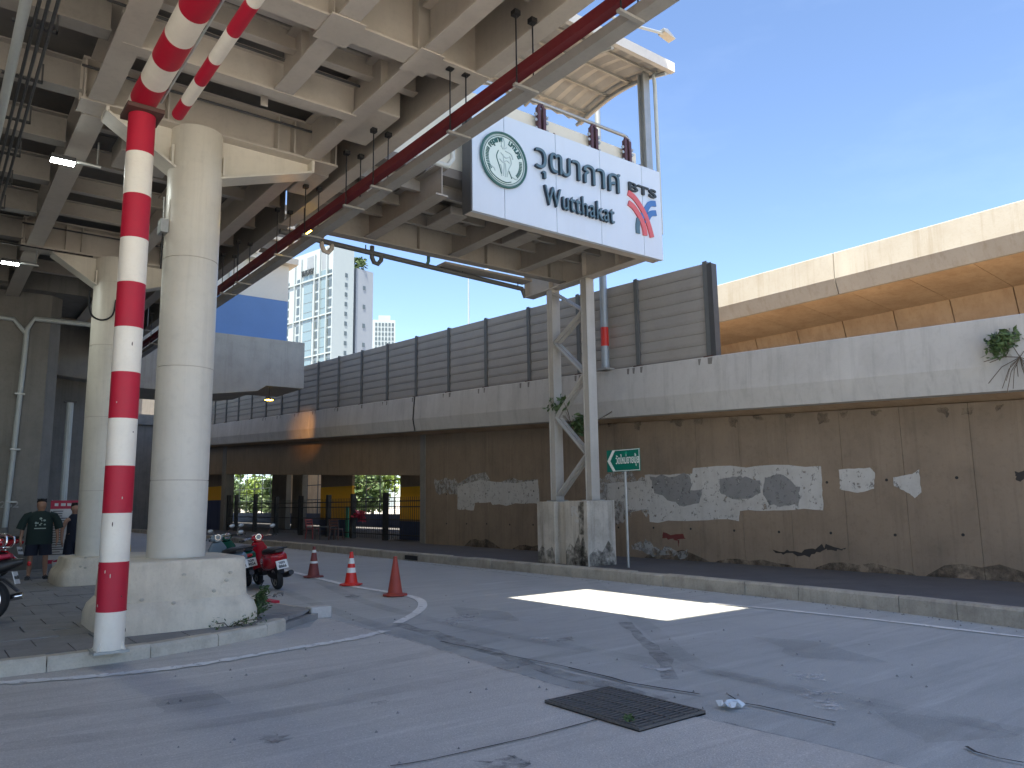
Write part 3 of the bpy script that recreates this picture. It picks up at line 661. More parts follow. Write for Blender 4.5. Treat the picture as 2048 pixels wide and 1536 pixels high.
ibeam(MB(), (XL, 11.3, 6.93), (XL, 15.3, 6.93), 0.3, 0.68, 0.03, 0.025).build('cap_beam', STEEL, lt)
MB().box(XL-.15, XL+.15, 15.3, 15.32, 6.93, 7.61).build('end_plate', STEEL, lt)
for y in (13.1, 14.35, 12.0): MB().box(XL-.14, XL+.14, y-.01, y+.01, 6.97, 7.57).build('stiffener', STEEL, lt)
pl = thing('concrete_plinth', (XL, 13.7, 0.2), 'stained concrete plinth under the lattice column', 'plinth')
MB().slab([(11.97, 12.85), (12.84, 12.85), (12.84, 13.62), (11.97, 13.62)], 0.1, 1.655).build('plinth_block', CONCP, pl, bevel=0.015)
MB().slab([(11.97, 13.98), (12.84, 13.98), (12.84, 14.62), (11.97, 14.62)], 0.1, 1.645).build('plinth_block', CONCP, pl, bevel=0.015)
MB().slab([(12.1, 13.62), (12.8, 13.62), (12.8, 13.98), (12.1, 13.98)], 0.1, 1.63).build('plinth_infill', CONCP, pl)
for i, (a, b, h) in enumerate(((12.86, 13.6, .5), (13.99, 14.6, .42), (12.9, 13.3, .7))):
    MB().prism([(a, .2), (b, .2), (b, .2+h*.6), (b-.15, .2+h), ((a+b)/2, .2+h*.7), (a+.1, .2+h*.95), (a, .2+h*.5)], lambda u, v, q_: (q_, u, v), 11.967-i*.001, 11.969-i*.001).build('mould_stain', MOULD, pl)
MB().prism([(12.0, .2), (12.82, .2), (12.8, .5), (12.6, .75), (12.4, .5), (12.2, .6), (12.0, .45)], lambda u, v, q_: (u, q_, v), 12.847, 12.849).build('mould_stain', MOULD, pl)
MB().prism([(12.98, .9), (13.12, .9), (13.15, 1.63), (12.95, 1.63)], lambda u, v, q_: (q_, u, v), 11.9655, 11.968).build('mould_stain', MOULD, pl)
put_text('graffiti_mark', 'R', 0.3, 0.004, PAINTW, pl, plane_mtx((11.966, 13.25, 1.42), (0, -1, 0), (0, 0, 1)), fat=0.01, width=.26, height=.24)
put_text('graffiti_mark', '-', 0.3, 0.004, PAINTW, pl, plane_mtx((11.966, 13.2, 1.2), (0, -1, 0), (0, 0, 1)), width=.12, height=.07)

# ------------------------------------------------------------------ station sign
YS = 10.93
c0 = ay(945, 412, YS); c1 = ay(1325, 527, YS); ct1 = ay(1322, 348, YS)
SX0, SX1, SZ0, SZ1 = c0.x, (c1.x+ct1.x)/2, (c0.z+c1.z)/2, 8.93
sg = thing('station_sign', ((SX0+SX1)/2, YS, SZ0), 'large white station sign board with dark blue Thai and Latin lettering', 'sign')
seams = [ay(p, 350, YS).x for p in (1009, 1112, 1200, 1283)]
xs_ = [SX0]+seams+[SX1]
for a, b in zip(xs_[:-1], xs_[1:]):
    MB().box(a+.006, b-.006, YS, YS+.09, SZ0, SZ1).build('sign_panel', SIGNW, sg, bevel=0.006)
MB().box(SX0+.02, SX1-.02, YS+.03, YS+.30, SZ0+.01, SZ1-.02).build('sign_box', STEEL, sg)
MB().box(SX0-.02, SX0+.01, YS+.02, YS+.30, SZ0+.0, SZ1).build('end_frame', DKGREY, sg)
for i in range(5): MB().tube([(SX1, YS+.1, SZ0+.3+i*.3), (SX1+.07, YS+.1, SZ0+.32+i*.3)], .012, 6).build('bolt', GALV, sg)
for x in seams: MB().ball((x, YS+.04, SZ1+.01), .03, 6).build('lifting_eye', RUST, sg)
def onsign(x, y): return ay(x, y, YS)
def sign_text(name, body, pxl, pxr, ptop_, pbot, mat, fat, depth=0.06, space=1.0):
    a = onsign(pxl[0], pxl[1]); b = onsign(pxr[0], pxr[1]); wd = b.x-a.x
    zc = (ptop_+pbot)/2; put_text(name, body, 0.5, depth, LETTS, sg, plane_mtx(((a.x+b.x)/2, YS-.045, zc), (1, 0, 0), (0, 0, 1)), fat, wd, ptop_-pbot, space)
    put_text(name, body, 0.5, 0.008, mat, sg, plane_mtx(((a.x+b.x)/2, YS-.045-depth/2-.005, zc), (1, 0, 0), (0, 0, 1)), fat*0.6, wd*.997, (ptop_-pbot)*.985, space)
# thai word: top of the first letter and bottom of its vowel fix the height
zt = onsign(1085, 300).z; zb_ = onsign(1088, 360).z
sign_text('thai_lettering', 'วุฒากาศ', (1067, 330), (1236, 365), zt, zb_, LETT, 0.0)
zt2 = onsign(1100, 378).z; zb2 = onsign(1215, 449).z
sign_text('latin_lettering', 'Wutthakat', (1085, 400), (1224, 425), (zt2+onsign(1190, 402).z)/2, (onsign(1100, 412).z+zb2)/2, LETT, 0.0, space=1.08)
a = onsign(1255, 370); b = onsign(1310, 395)
put_text('operator_lettering', 'BTS', 0.3, 0.04, LBLACK, sg, plane_mtx(((a.x+b.x)/2, YS-.03, (onsign(1283, 372).z+onsign(1283, 392).z)/2), (1, 0, 0), (0, 0, 1)), 0.006, b.x-a.x, .2)
# crossing ribbon logo: two red strands from the upper left, two blue from the upper right
LX = onsign(1284, 430).x; LT = onsign(1284, 392).z; LB = onsign(1284, 470).z; LW = (onsign(1312, 430).x-onsign(1257, 430).x)/2
def ribbon(pts, wd, mat, off, label):
    P = [Vector((LX+u*LW, YS-.03-off, LB+(LT-LB)*v)) for u, v in curve_px(pts, 6)]; mb = MB(); n = len(P); vs = []
    for i, p in enumerate(P):
        d = (P[min(i+1, n-1)]-P[max(i-1, 0)]).normalized(); nn = Vector((-d.z, 0, d.x))
        for sgn, dy in ((-1, 0), (1, 0), (1, .06), (-1, .06)): vs.append(p+nn*wd/2*sgn+Vector((0, dy, 0)))
    fs = [(i*4+k, i*4+(k+1) % 4, (i+1)*4+(k+1) % 4, (i+1)*4+k) for i in range(n-1) for k in range(4)]+[(0, 1, 2, 3), (n*4-4, n*4-3, n*4-2, n*4-1)]
    return mb.add(vs, fs).build('logo_ribbon', mat, sg, label=label)
w_ = 0.125
ribbon([(-.98, .96), (-.5, .86), (0.05, .6), (.4, .3), (.62, .0)], w_, LRED, .004, 'red outer logo strand')
ribbon([(-.98, .70), (-.6, .62), (-.2, .42), (.05, .2), (.12, .0)], w_, LRED, .006, 'red inner logo strand')
ribbon([(1.0, .90), (.55, .84), (.2, .62), (-.1, .42)], w_, LBLUE, .0, 'blue outer logo strand')
ribbon([(1.0, .66), (.6, .60), (.35, .45), (.28, .32)], w_, LBLUE, .002, 'blue inner logo strand')
ribbon([(-.30, .38), (-.38, .2), (-.38, .0)], w_*.9, LETT, .001, 'dark foot of the logo')
# round seal
ec = onsign(1005, 322); ER = (onsign(1050, 335).x-onsign(960, 310).x)/2
EZ = (onsign(1002, 264).z+onsign(1012, 380).z)/2; EX = (onsign(1050, 335).x+onsign(960, 310).x)/2; ER = max(ER, 0.4)
em = MB().lathe([(ER*.98, 0), (ER*.98, -.03)], (EX, YS-.002, EZ), 48, 'y').build('seal_disc', SEALB, sg, smooth=True)
def ring(r, t): return [(EX+r*math.cos(2*math.pi*i/56), YS-.035, EZ+r*math.sin(2*math.pi*i/56)) for i in range(57)], t
for r, t, mt in ((ER, .024, SEALG), (ER*.93, .009, SEALGREY), (ER*.885, .007, SEALG)):
    p, tt = ring(r, t); MB().tube(p, tt, 8, cap=False).build('seal_ring', mt, sg, smooth=True)
for k in list(range(-8, 9)):
    for side in (0, math.pi):
        t = side+k*0.075-(.1 if side == 0 else -.05); 
        if side == 0 and k > 3: continue
        if side and k < -6: continue
        d = Vector((math.cos(t), 0, math.sin(t))); MB().bar(Vector((EX, YS-.037, EZ))+d*ER*.68, Vector((EX, YS-.037, EZ))+d*ER*.81, .016, .01, (0, 1, 0)).build('seal_ray', SEALG, sg)
for body, a0, a1 in (('กรุงเทพ', 148, 98), ('มหานคร', 72, 18)):
    chars = []
    for ch in body:
        if chars and ch in 'ุ': chars[-1] += ch
        else: chars.append(ch)
    for i, ch in enumerate(chars):
        t = math.radians(a0+(a1-a0)*(i+.5)/len(chars)); d = Vector((math.cos(t), 0, math.sin(t))); tang = Vector((math.sin(t), 0, -math.cos(t)))
        me = text_mesh('seal_lettering', ch, 0.155, 0.012, 0.004); me.materials.append(SEALG)
        me.transform(Matrix.Translation(-wloc(sg)) @ plane_mtx(Vector((EX, YS-.038, EZ))+d*ER*.66, tang, d))
        o = bpy.data.objects.new('seal_lettering', me); C.objects.link(o); o.parent = sg
def sealline(pts, r, mt=SEALGREY): MB().tube([(EX+u*ER, YS-.036, EZ+v*ER) for u, v in curve_px(pts, 5)], r, 6).build('seal_figure', mt, sg, smooth=True)
def sealshape(pts, off=0.0): MB().prism([(EX+u*ER, EZ+v*ER) for u, v in pts], lambda u, v, q_: (u, q_, v), YS-.040-off, YS-.03).build('seal_figure', SEALGREY, sg)
False and sealshape([(-.2, .30), (-.05, .36), (.12, .28), (.25, .18), (.30, -.02), (.2, -.2), (.1, -.42), (.08, -.62), (-.02, -.62), (-.03, -.35), (-.12, -.62), (-.2, -.62), (-.16, -.25), (-.24, .05)])
for l in ([(-.25, .3), (-.33, .05), (-.22, -.25), (-.12, -.55)], [(-.05, .82), (-.11, .6), (-.05, .4), (.03, .6), (-.02, .82)], [(-.15, .5), (0, .42), (.12, .5)], [(.05, .35), (.3, .3), (.4, .12)], [(.2, -.35), (.28, -.5), (.34, -.62)], [(-.68, -.3), (-.6, -.55), (-.3, -.75), (.05, -.82), (.3, -.75)], [(-.6, -.35), (-.45, -.4), (-.4, -.5)], [(.35, -.55), (.5, -.6), (.6, -.55)], [(.25, .2), (.32, -.05), (.2, -.3), (.12, -.6)], [(-.05, .2), (0, -.2), (-.04, -.6)], [(-.15, .25), (.05, .1), (.2, .15)], [(-.2, 0), (-.05, -.1), (.1, 0), (.24, -.06)], [(.04, -.1), (.08, -.4), (.04, -.62)], [(-.16, -.2), (-.1, -.42), (-.12, -.62)]):
    sealline(l, .010, SEALG if l[0][0] in (-.68, .2, -.25) else SEALGREY)

# ------------------------------------------------------------------ flyover ramp with retaining wall
XE = 14.05; XW = 14.75
zb = lambda y: 3.33+0.046*(y-4.7)
zt_ = lambda y: zb(y)+1.24
rm = thing('flyover_ramp', (XW, 15, 0.2), 'grey concrete flyover ramp climbing away above a brown retaining wall', 'flyover')
def ramp_prism(prof, y0, y1, name, mat, bevel=0):
    n = len(prof); vs = [(x, y0, f(y0)) for x, f in prof]+[(x, y1, f(y1)) for x, f in prof]
    return MB().add(vs, [list(range(n)), list(range(n, 2*n))]+[(i, (i+1) % n, n+(i+1) % n, n+i) for i in range(n)]).build(name, mat, rm, bevel=bevel)
ysg = [-14, -4, 4.55, 14.7, 24.0, 33.5, 43, 53, 66, 80]
for a, b in zip(ysg[:-1], ysg[1:]):
    ramp_prism([(XE+.02, zb), (XE-.06, lambda y: zb(y)+.42), (XE, lambda y: zt_(y)-.02), (XE+.02, zt_), (XE+.3, zt_), (XE+.35, lambda y: zb(y)+.3), (XE+.35, zb)], a+.012, b-.012, 'parapet', CONCR)
    ramp_prism([(XE+.36, zb), (XW+.3, lambda y: zb(y)-.14), (19.2, lambda y: zb(y)-.14), (19.2, lambda y: zb(y)+.28), (XE+.36, lambda y: zb(y)+.28)], a, b, 'deck', CONCO if True else CONC)
    ramp_prism([(19.2, lambda y: zb(y)-.14), (19.2, lambda y: zb(y)+.9), (19.4, lambda y: zb(y)+.9), (19.4, lambda y: zb(y)-.14)], a, b, 'inner_kerb', CONC)
YO = 24.75
def wall_panel(y0, y1, z0f, name='wall_panel'):
    n = 4; vs = [(XW, y0, z0f(y0)), (XW, y1, z0f(y1)), (XW, y1, zb(y1)-.10), (XW, y0, zb(y0)-.10)]
    vs += [(XW+.45, v[1], v[2]) for v in vs]
    return MB().add(vs, [(3, 2, 1, 0), (4, 5, 6, 7), (0, 1, 5, 4), (1, 2, 6, 5), (2, 3, 7, 6), (3, 0, 4, 7)]).build(name, WALLB, rm)
yw = -10.0
while yw < YO-.1:
    y2 = min(yw+1.22, YO); wall_panel(yw+.004, y2-.004, lambda y: 0.1); yw = y2
zl = lambda y: 2.66+0.038*(y-YO)
for a, b in ((YO+.004, 30), (30, 36), (36, 42), (42, 48), (48, 56)): wall_panel(a+.004, b-.004, zl, 'lintel_panel')
MB().box(XW-.03, XW+.5, YO-.35, YO, 0.1, zb(YO)-.1).build('wall_end', CONCD, rm)
MB().box(XW-.03, XW+.5, 47.5, 48.2, 0.1, zb(48)-.1).build('wall_end', CONCD, rm)
MB().box(XW-.03, XW+.5, 55.5, 56.2, 0.1, zb(56)-.1).build('wall_end', CONCD, rm)
# tie holes in two rows
th = MB().lathe([(.028, -.004), (.028, .004)], (0, 0, 0), 10, 'x').mesh('tie_hole', CRACK)
for z_, y0_, y1_ in ((0.95, -1, 24), (1.95, -1, 24)):
    y = y0_
    while y < y1_:
        piece('tie_hole', th, (XW-.003, y+rnd.uniform(-.06, .06), z_+.045*(y-5)*.0+rnd.uniform(-.02, .02)), rm); y += 1.2
# painted-over graffiti
def wpaint(px, mat, name='paint_patch', seed=0, off=0.004, rough=0.05, sub=6):
    rn = random.Random(seed); P = [ax(x, y, XW) for x, y in px]; Q = []
    for a, b in zip(P, P[1:]+P[:1]):
        L_ = (b-a).length
        for i in range(sub):
            q = a.lerp(b, i/sub); l = L_*rough; Q.append((q.y+rn.uniform(-l, l), q.z+rn.uniform(-l, l)))
    return MB().prism(Q, lambda u, v, q_: (q_, u, v), XW-off, XW-off+.002).build(name, mat, rm)
wpaint([(868, 960), (920, 955), (1075, 958), (1078, 985), (990, 990), (915, 990), (872, 985)], PAINTF, seed=1)
wpaint([(915, 972), (942, 964), (1076, 961), (1080, 1009), (985, 1010), (982, 1004), (950, 1006), (948, 1020), (915, 1019)], PAINTW, seed=2, off=.006, rough=.02)
wpaint([(1195, 960), (1230, 940), (1300, 958), (1330, 985), (1320, 1040), (1270, 1020), (1240, 1048), (1200, 1040)], PAINTF, seed=3, rough=.1)
wpaint([(1215, 966), (1290, 962), (1290, 950), (1385, 947), (1386, 936), (1642, 931), (1647, 1019), (1480, 1022), (1478, 1040), (1300, 1044), (1298, 1019), (1250, 1020), (1248, 1003), (1215, 1000)], PAINTW, seed=4, off=.006, rough=.012, sub=9)
for i, q in enumerate(([(1300, 952), (1380, 950), (1385, 975), (1360, 1010), (1310, 985)], [(1440, 958), (1480, 952), (1520, 960), (1522, 990), (1470, 1000), (1440, 985)], [(1530, 955), (1560, 948), (1600, 975), (1598, 1010), (1540, 1012), (1525, 985)], [(1360, 980), (1405, 978), (1400, 1008), (1362, 1012)])):
    wpaint(q, PAINTG, seed=10+i, off=.0085+i*.0012, rough=.05)
wpaint([(1678, 940), (1740, 935), (1750, 945), (1748, 978), (1715, 986), (1680, 978)], PAINTW, seed=5, off=.006, rough=.02)
wpaint([(1787, 955), (1825, 948), (1838, 939), (1843, 985), (1830, 996), (1818, 986), (1788, 972)], PAINTW, seed=6, off=.006, rough=.02)
wpaint([(1262, 1088), (1290, 1080), (1320, 1095), (1375, 1098), (1376, 1113), (1310, 1112), (1265, 1100)], PAINTF, seed=7, rough=.1)
RP = M('graffiti_red', (0.16, 0.035, 0.03), 0.85, var=0.4, vscale=6)
wpaint([(1325, 1068), (1366, 1068), (1370, 1078), (1350, 1080), (1325, 1077)], RP, seed=8, rough=.08)
wpaint([(1355, 1080), (1359, 1080), (1357, 1094)], RP, seed=9)
GB = M('graffiti_black', (0.04, 0.035, 0.032), 0.85)
wpaint([(1545, 1101), (1600, 1105), (1640, 1092), (1692, 1095), (1690, 1100), (1650, 1100), (1615, 1112), (1570, 1109)], GB, seed=12, rough=.1)
wpaint([(2028, 945), (2048, 940), (2060, 955), (2035, 962)], GB, seed=13, rough=.15)
for i in range(14):
    x = 1210+i*60+rnd.uniform(-10, 10); y0 = 846-(x-1200)*.045
    wpaint([(x, y0), (x+rnd.uniform(12, 30), y0-1), (x+rnd.uniform(8, 25), y0+rnd.uniform(6, 22)), (x+2, y0+rnd.uniform(4, 20))], DAMP2, 'damp_stain', 30+i, .0052+.0002*i, .12)
for i in range(9):   # damp foot of the wall
    y = -1+i*2.6+rnd.uniform(-.6,.6); z1 = .2+rnd.uniform(.08, .3)
    MB().prism([(y, .15), (y+2.2, .15), (y+2.1, .24), (y+1.8, z1*.8+.05), (y+1.5, z1), (y+1.2, z1*.9), (y+.9, z1*1.05), (y+.6, z1*.8+.03), (y+.2, .25)], lambda u, v, q_: (q_, u, v), XW-.0025-i*.0003, XW-.0015).build('damp_stain', DAMP, rm)
# stains below fence posts on the parapet
PST = M('parapet_stain', (0.20, 0.19, 0.175), 0.9, var=0.4, vscale=4)
for i in range(14):
    y = 10.94+i*2.19+rnd.uniform(-.1, .1)
    for k in range(3):
        yy = y+rnd.uniform(-.25, .25); l = rnd.uniform(.15, .7); f = lambda q: XE-.006+.0
        t0 = zt_(yy)-.03
        MB().add([(XE-.003, yy-.04, t0), (XE-.003, yy+.05, t0), (XE-.003-.06*l/1.0, yy+.02, t0-l)], [(0, 1, 2)]).build('rain_streak', PST, rm)
MB().tube([(XE-.02, 24.0, zt_(24)), (XE-.05, 24.02, zt_(24)-.5), (XE-.085, 24.0, zb(24)+.42), (XE, 24, zb(24))], .02, 6).build('joint_seal', BLACK, rm)

# ------------------------------------------------------------------ noise barrier on the ramp parapet
nf = thing('noise_barrier', (14.2, 25, 5.5), 'grey slatted noise barrier on the ramp parapet', 'noise barrier')
H_ = 2.2; dy = 2.19; y0n = 10.94; npn = 20
slope = 0.046
sm_ = MB()
for j in range(1): pass
rows = 8; rh = H_/rows
L0 = dy-.12
sl = MB(); n = 6
prof = [(-.012, .0), (-.03, .02), (-.042, rh*.3), (-.03, rh-.02), (-.012, rh), (.02, rh), (.02, .0)]
vs = [(x, -L0/2, z-slope*L0/2) for x, z in prof]+[(x, L0/2, z+slope*L0/2) for x, z in prof]; n = len(prof)
slat_me = MB().add(vs, [list(range(n)), list(range(n, 2*n))]+[(i, (i+1) % n, n+(i+1) % n, n+i) for i in range(n)]).mesh('slat', NOISE)
for i in range(npn+1):
    y = y0n+i*dy; zt0 = zt_(y)
    mb = MB().box(14.11, 14.125, y-.06, y+.06, zt0, zt0+H_+.06).box(14.275, 14.29, y-.06, y+.06, zt0, zt0+H_+.06).box(14.125, 14.275, y-.007, y+.007, zt0, zt0+H_+.06)
    mb.build('post', POSTN, nf)
    MB().box(14.06, 14.32, y-.12, y+.12, zt0-.005, zt0+.02).build('base_plate', RUST, nf)
    if i == 0: MB().box(14.11, 14.29, y-.2, y-.06, zt0, zt0+H_-.03).build('end_cap', DKGREY, nf)
    if i < npn:
        for j in range(rows): piece('slat', slat_me, (14.2, y+dy/2, zt_(y+dy/2)+.03+j*rh), nf)
# ------------------------------------------------------------------ upper viaduct
XV = 20.0
uv = thing('upper_viaduct', (22, 12, 0), 'sunlit cream viaduct with orange brown underside above the ramp', 'viaduct')
ysv = [-20, -9, 1.5, 11.05, 20.6, 30.2, 40, 52, 70, 90]
def vprism(prof, y0, y1, name, mat): return MB().prism(prof, lambda u, v, q_: (u, q_, v), y0, y1).build(name, mat, uv)
for a, b in zip(ysv[:-1], ysv[1:]):
    vprism([(XV+.16, 7.30), (XV, 7.73), (XV+.02, 8.46), (XV+.04, 8.48), (XV+.3, 8.48), (XV+.4, 7.75), (XV+.4, 7.33)], a+.015, b-.015, 'parapet', CONCY)
y = -18.0
while y < 80:
    vprism([(XV+.2, 7.33), (XV+2.75, 7.12), (XV+9, 7.12), (XV+9, 7.75), (XV+.41, 7.75)], y+.006, y+1.59, 'deck_segment', CONCO)
    vprism([(XV+2.7, 7.13), (XV+3.35, 5.1), (XV+7.6, 5.1), (XV+8.2, 7.13)], y+.010+rnd.uniform(0, .01), y+1.585, 'box_girder', CONCO); y += 1.6
for y in (2, 32, 62): MB().box(XV+4.2, XV+6.8, y-1, y+1, -.05, 5.1).build('pier', CONCO, uv)
vprism([(XV+8.6, 7.76), (XV+8.6, 8.5), (XV+9, 8.5), (XV+9, 7.76)], -18, 80, 'far_parapet', CONCY)
for px, py in ((1905, 605), (1500, 685)):
    pp = ax(px, py, XV+2.95)
    for i in range(9): MB().box(pp.x-.06, pp.x-.03, pp.y+rnd.uniform(-.5, .5), pp.y+rnd.uniform(-.5, .5), pp.z+rnd.uniform(-.3, .25), pp.z+rnd.uniform(-.3, .25)).build('graffiti_stroke', M('graffiti_rust', (.16, .07, .04), .9), uv)
# ================================================================== STRIPED HEIGHT GAUGE
def stripe_mat(name, axis, origin, period, red_first):
    mt, t, b = new_mat(name); L = t.links.new
    ge = t.nodes.new('ShaderNodeNewGeometry'); sp = t.nodes.new('ShaderNodeSeparateXYZ'); L(ge.outputs['Position'], sp.inputs[0])
    a = t.nodes.new('ShaderNodeMath'); a.operation = 'SUBTRACT'; L(sp.outputs[axis], a.inputs[0]); a.inputs[1].default_value = origin
    d = t.nodes.new('ShaderNodeMath'); d.operation = 'DIVIDE'; L(a.outputs[0], d.inputs[0]); d.inputs[1].default_value = period
    f = t.nodes.new('ShaderNodeMath'); f.operation = 'FRACT'; L(d.outputs[0], f.inputs[0])
    g_ = t.nodes.new('ShaderNodeMath'); g_.operation = 'GREATER_THAN'; g_.inputs[1].default_value = 0.5; L(f.outputs[0], g_.inputs[0])
    n1 = t.nodes.new('ShaderNodeTexNoise'); n1.inputs['Scale'].default_value = 2.0; n1.inputs['Detail'].default_value = 6; L(ge.outputs['Position'], n1.inputs['Vector'])
    def two(c1, c2):
        m_ = t.nodes.new('ShaderNodeMix'); m_.data_type = 'RGBA'; L(n1.outputs['Fac'], m_.inputs[0]); m_.inputs[6].default_value = (*c1, 1); m_.inputs[7].default_value = (*c2, 1); return m_.outputs[2]
    r_ = two((.60, .012, .035), (.40, .012, .03)); wh = two((.86, .80, .68), (.70, .62, .50))
    mx = t.nodes.new('ShaderNodeMix'); mx.data_type = 'RGBA'; L(g_.outputs[0], mx.inputs[0])
    L(r_ if red_first else wh, mx.inputs[6]); L(wh if red_first else r_, mx.inputs[7]); L(mx.outputs[2], b.inputs['Base Color'])
    b.inputs['Roughness'].default_value = 0.4; return mt
PX, PY = 1.76, 9.36
hg = thing('height_gauge', (PX, PY, .15), 'red and white striped post and overhead height bar at the pavement edge', 'height barrier')
# band boundaries measured up the post
bands = [(0.15, 1302), (0, 1222), (0, 1123), (0, 1026), (0, 932), (0, 838), (0, 746), (0, 657), (0, 568), (0, 480), (0, 393), (0, 310), (0, 228)]
zs_ = [0.15]+[ay(215+(1302-y)*.0615, y, PY).z for _, y in bands[1:]]
for i, (a, b) in enumerate(zip(zs_[:-1], zs_[1:])):
    MB().lathe([(.148, a), (.148, b)], (PX, PY, 0), 32).build('white_band' if i % 2 == 0 else 'red_band', WHITEP if i % 2 == 0 else RED, hg, smooth=True)
ZT = zs_[-1]
MB().box(PX-.2, PX+.2, PY-.22, PY+.2, ZT-.03, ZT+.02).build('flange_plate', RUST, hg)
MB().box(PX-.17,PX+.17,PY-.17,PY+.17,.14,.165).build('base_plate', GALV, hg)
for k in range(4):
    a = math.radians(45+90*k); MB().prism([(.14, .15), (.20, .15), (.14, .27)], lambda u, v, q_: (PX+u*math.cos(a)-q_*math.sin(a), PY+u*math.sin(a)+q_*math.cos(a), v), -.008, .008).build('base_gusset', WHITEP, hg)
ZH = ZT+.17
y = PY+.16; i = 0
while y > -3.2:
    l = .22 if i == 0 else .52
    MB().lathe([(.15, 0), (.15, -l)], (PX, y, ZH), 28, 'y').build('white_band' if i % 2 == 0 else 'red_band', WHITEP if i % 2 == 0 else RED, hg, smooth=True); y -= l; i += 1
MB().lathe([(.148, -.1), (.148, ZT)], (PX, -3.0, 0), 24).build('far_post', RED, hg, smooth=True)
MB().box(PX-.2, PX+.2, -3.2, -2.8, ZT-.03, ZT+.02).build('flange_plate', RUST, hg)
MB().tube([(PX+.155, PY-.2, ZH-.06), (PX+.155, -3, ZH-.06)], .012, 6).build('cable', PVC, hg)
rk = random.Random(31)
for i in range(12):
    a = rk.uniform(3.4, 6.0); z_ = rk.uniform(.25, 3.6)**1.0; MB().ball((PX+.147*math.cos(a), PY+.147*math.sin(a), z_), .012, 5, (.5, .5, rk.uniform(.6, 2.2))).build('paint_chip', RUST if i % 2 else KERB, hg)
put_text('arrow_sticker', 'V', .12, .002, RED, hg, plane_mtx((PX-.148, PY-.03, 1.02), (0.25, -.97, 0), (0, 0, 1)), .012, .05, .06)
wb = thing('warning_bar', (1.9, 6, 5.72), 'thin red and white striped warning bar slung below the height bar', 'warning bar')
y = 8.13; i = 0
while y > -1.5:
    l = (.36, .46, .46, .52, .5)[i % 5] if i < 5 else .5
    MB().lathe([(.062, 0), (.062, -l)], (1.87, y, 5.73), 16, 'y').build('white_band' if i % 2 else 'red_band', WHITEP if i % 2 else RED, wb, smooth=True); y -= l; i += 1
for y in (4.7, 1.5, -.8): MB().tube([(1.87, y, 5.78), (1.80, y, ZH-.1)], .012, 6).build('chain', GALV, wb)

# ================================================================== LAMPS
def led(x, y, z, label):
    t = thing('led_floodlight', (x, y, z), label, 'lamp', 'lit white ceiling floodlights')
    MB().box(x-.16, x+.16, y-.09, y+.09, z-.02, z+.05).build('housing', DKGREY, t, bevel=.01)
    MB().box(x-.15, x+.15, y-.08, y+.08, z-.032, z-.02).build('diffuser', LEDW, t)
    MB().tube([(x+.14, y, z+.03), (x+.5, y, z+.02)], .03, 8).build('arm', GALV, t)
    MB().tube([(x+.45, y, z+.02), (x+.45, y, 7.1)], .015, 6).build('drop_rod', GALV, t)
    l = bpy.data.lights.new('floodlight_glow', 'AREA'); l.energy = 6; l.size = .3; l.color = (.93, 1, .95)
    o = bpy.data.objects.new('floodlight_glow', l); C.objects.link(o); o.parent = t; o.location = (0, 0, -.04)
led(1.32, 12.45, 6.7, 'lit white floodlight hung nearest the concrete collar with weeds')
led(1.17, 18.5, 6.7, 'lit white floodlight hung near the man in the green shirt')
led(1.2, 33, 6.6, 'lit white floodlight far under the concourse')
def bell(x, y, z, label, e=10, aim=None):
    t = thing('bell_lamp', (x, y, z), label, 'lamp', 'lit yellow pendant lamps')
    MB().lathe([(.03, .12), (.05, .10), (.17, .0), (.175, -.02)], (x, y, z), 20, cap=False).build('shade', DKGREY, t, smooth=True)
    MB().lathe([(.001, .0), (.16, .0), (.15, -.025), (.001, -.03)], (x, y, z), 20).build('diffuser', LEDY, t)
    MB().tube([(x, y, z+.1), (x, y, z+.5)], .012, 6).build('stem', BLACK, t)
    l = bpy.data.lights.new('pendant_glow', 'SPOT' if aim else 'POINT'); l.energy = e; l.color = (1, .42, .08); l.shadow_soft_size = .1
    o = bpy.data.objects.new('pendant_glow', l); C.objects.link(o); o.parent = t; o.location = (0, 0, -.1)
    if aim: l.spot_size = math.radians(28); l.spot_blend = 1.0; o.location.z = -.25; o.rotation_euler = (Vector(aim)-Vector((x, y, z-.1))).to_track_quat('-Z', 'Y').to_euler()
p = az(608, 462, 6.62); bell(p.x, p.y, 6.62, 'glowing yellow pendant lamp beside the red fire main', 1.2)
p = ay(538, 799, 30.3); bell(p.x, p.y, p.z, 'glowing yellow lamp below the grey crosshead', 210, (14.0, 34.0, 5.3))
# street lamp behind the ramp parapet
sl_ = thing('street_lamp', (14.0, 14.17, 5.0), 'tall pale street lamp post on the ramp with a red sticker', 'street lamp')
tip = ay(1345, 82, 14.17); el = ay(1250, 46, 14.17)
MB().tube([(14.0, 14.17, 5.0), (14.0, 14.17, 9), (14.0, 14.17, el.z-.9)], [.105, .09, .07], 14).build('pole', LPOLE, sl_, smooth=True)
MB().tube([(14.0, 14.17, el.z-1.0), (14.06, 14.17, el.z-.4), (14.4, 14.17, el.z-.02), (el.x, 14.17, el.z), (tip.x-.35, 14.17, tip.z+.1)], .045, 10).build('arm', LPOLE, sl_, smooth=True)
MB().prism([(tip.x-.55, tip.z+.16), (tip.x-.35, tip.z+.2), (tip.x, tip.z+.02), (tip.x-.02, tip.z-.02), (tip.x-.5, tip.z+.06)], lambda u, v, q_: (u, q_, v), 14.03, 14.31).build('lamp_head', GALV, sl_, bevel=.03)
MB().box(13.85, 14.15, 14.0, 14.34, 5.0, 5.05).build('base_plate', GALV, sl_)
q1, q2 = ax(1212, 652, 13.9).z, ax(1212, 690, 13.9).z
MB().lathe([(.108, q2), (.104, q1)], (14.0, 14.17, 0), 14).build('sticker', M('sticker_red', (.55, .03, .02), .4), sl_, smooth=True)
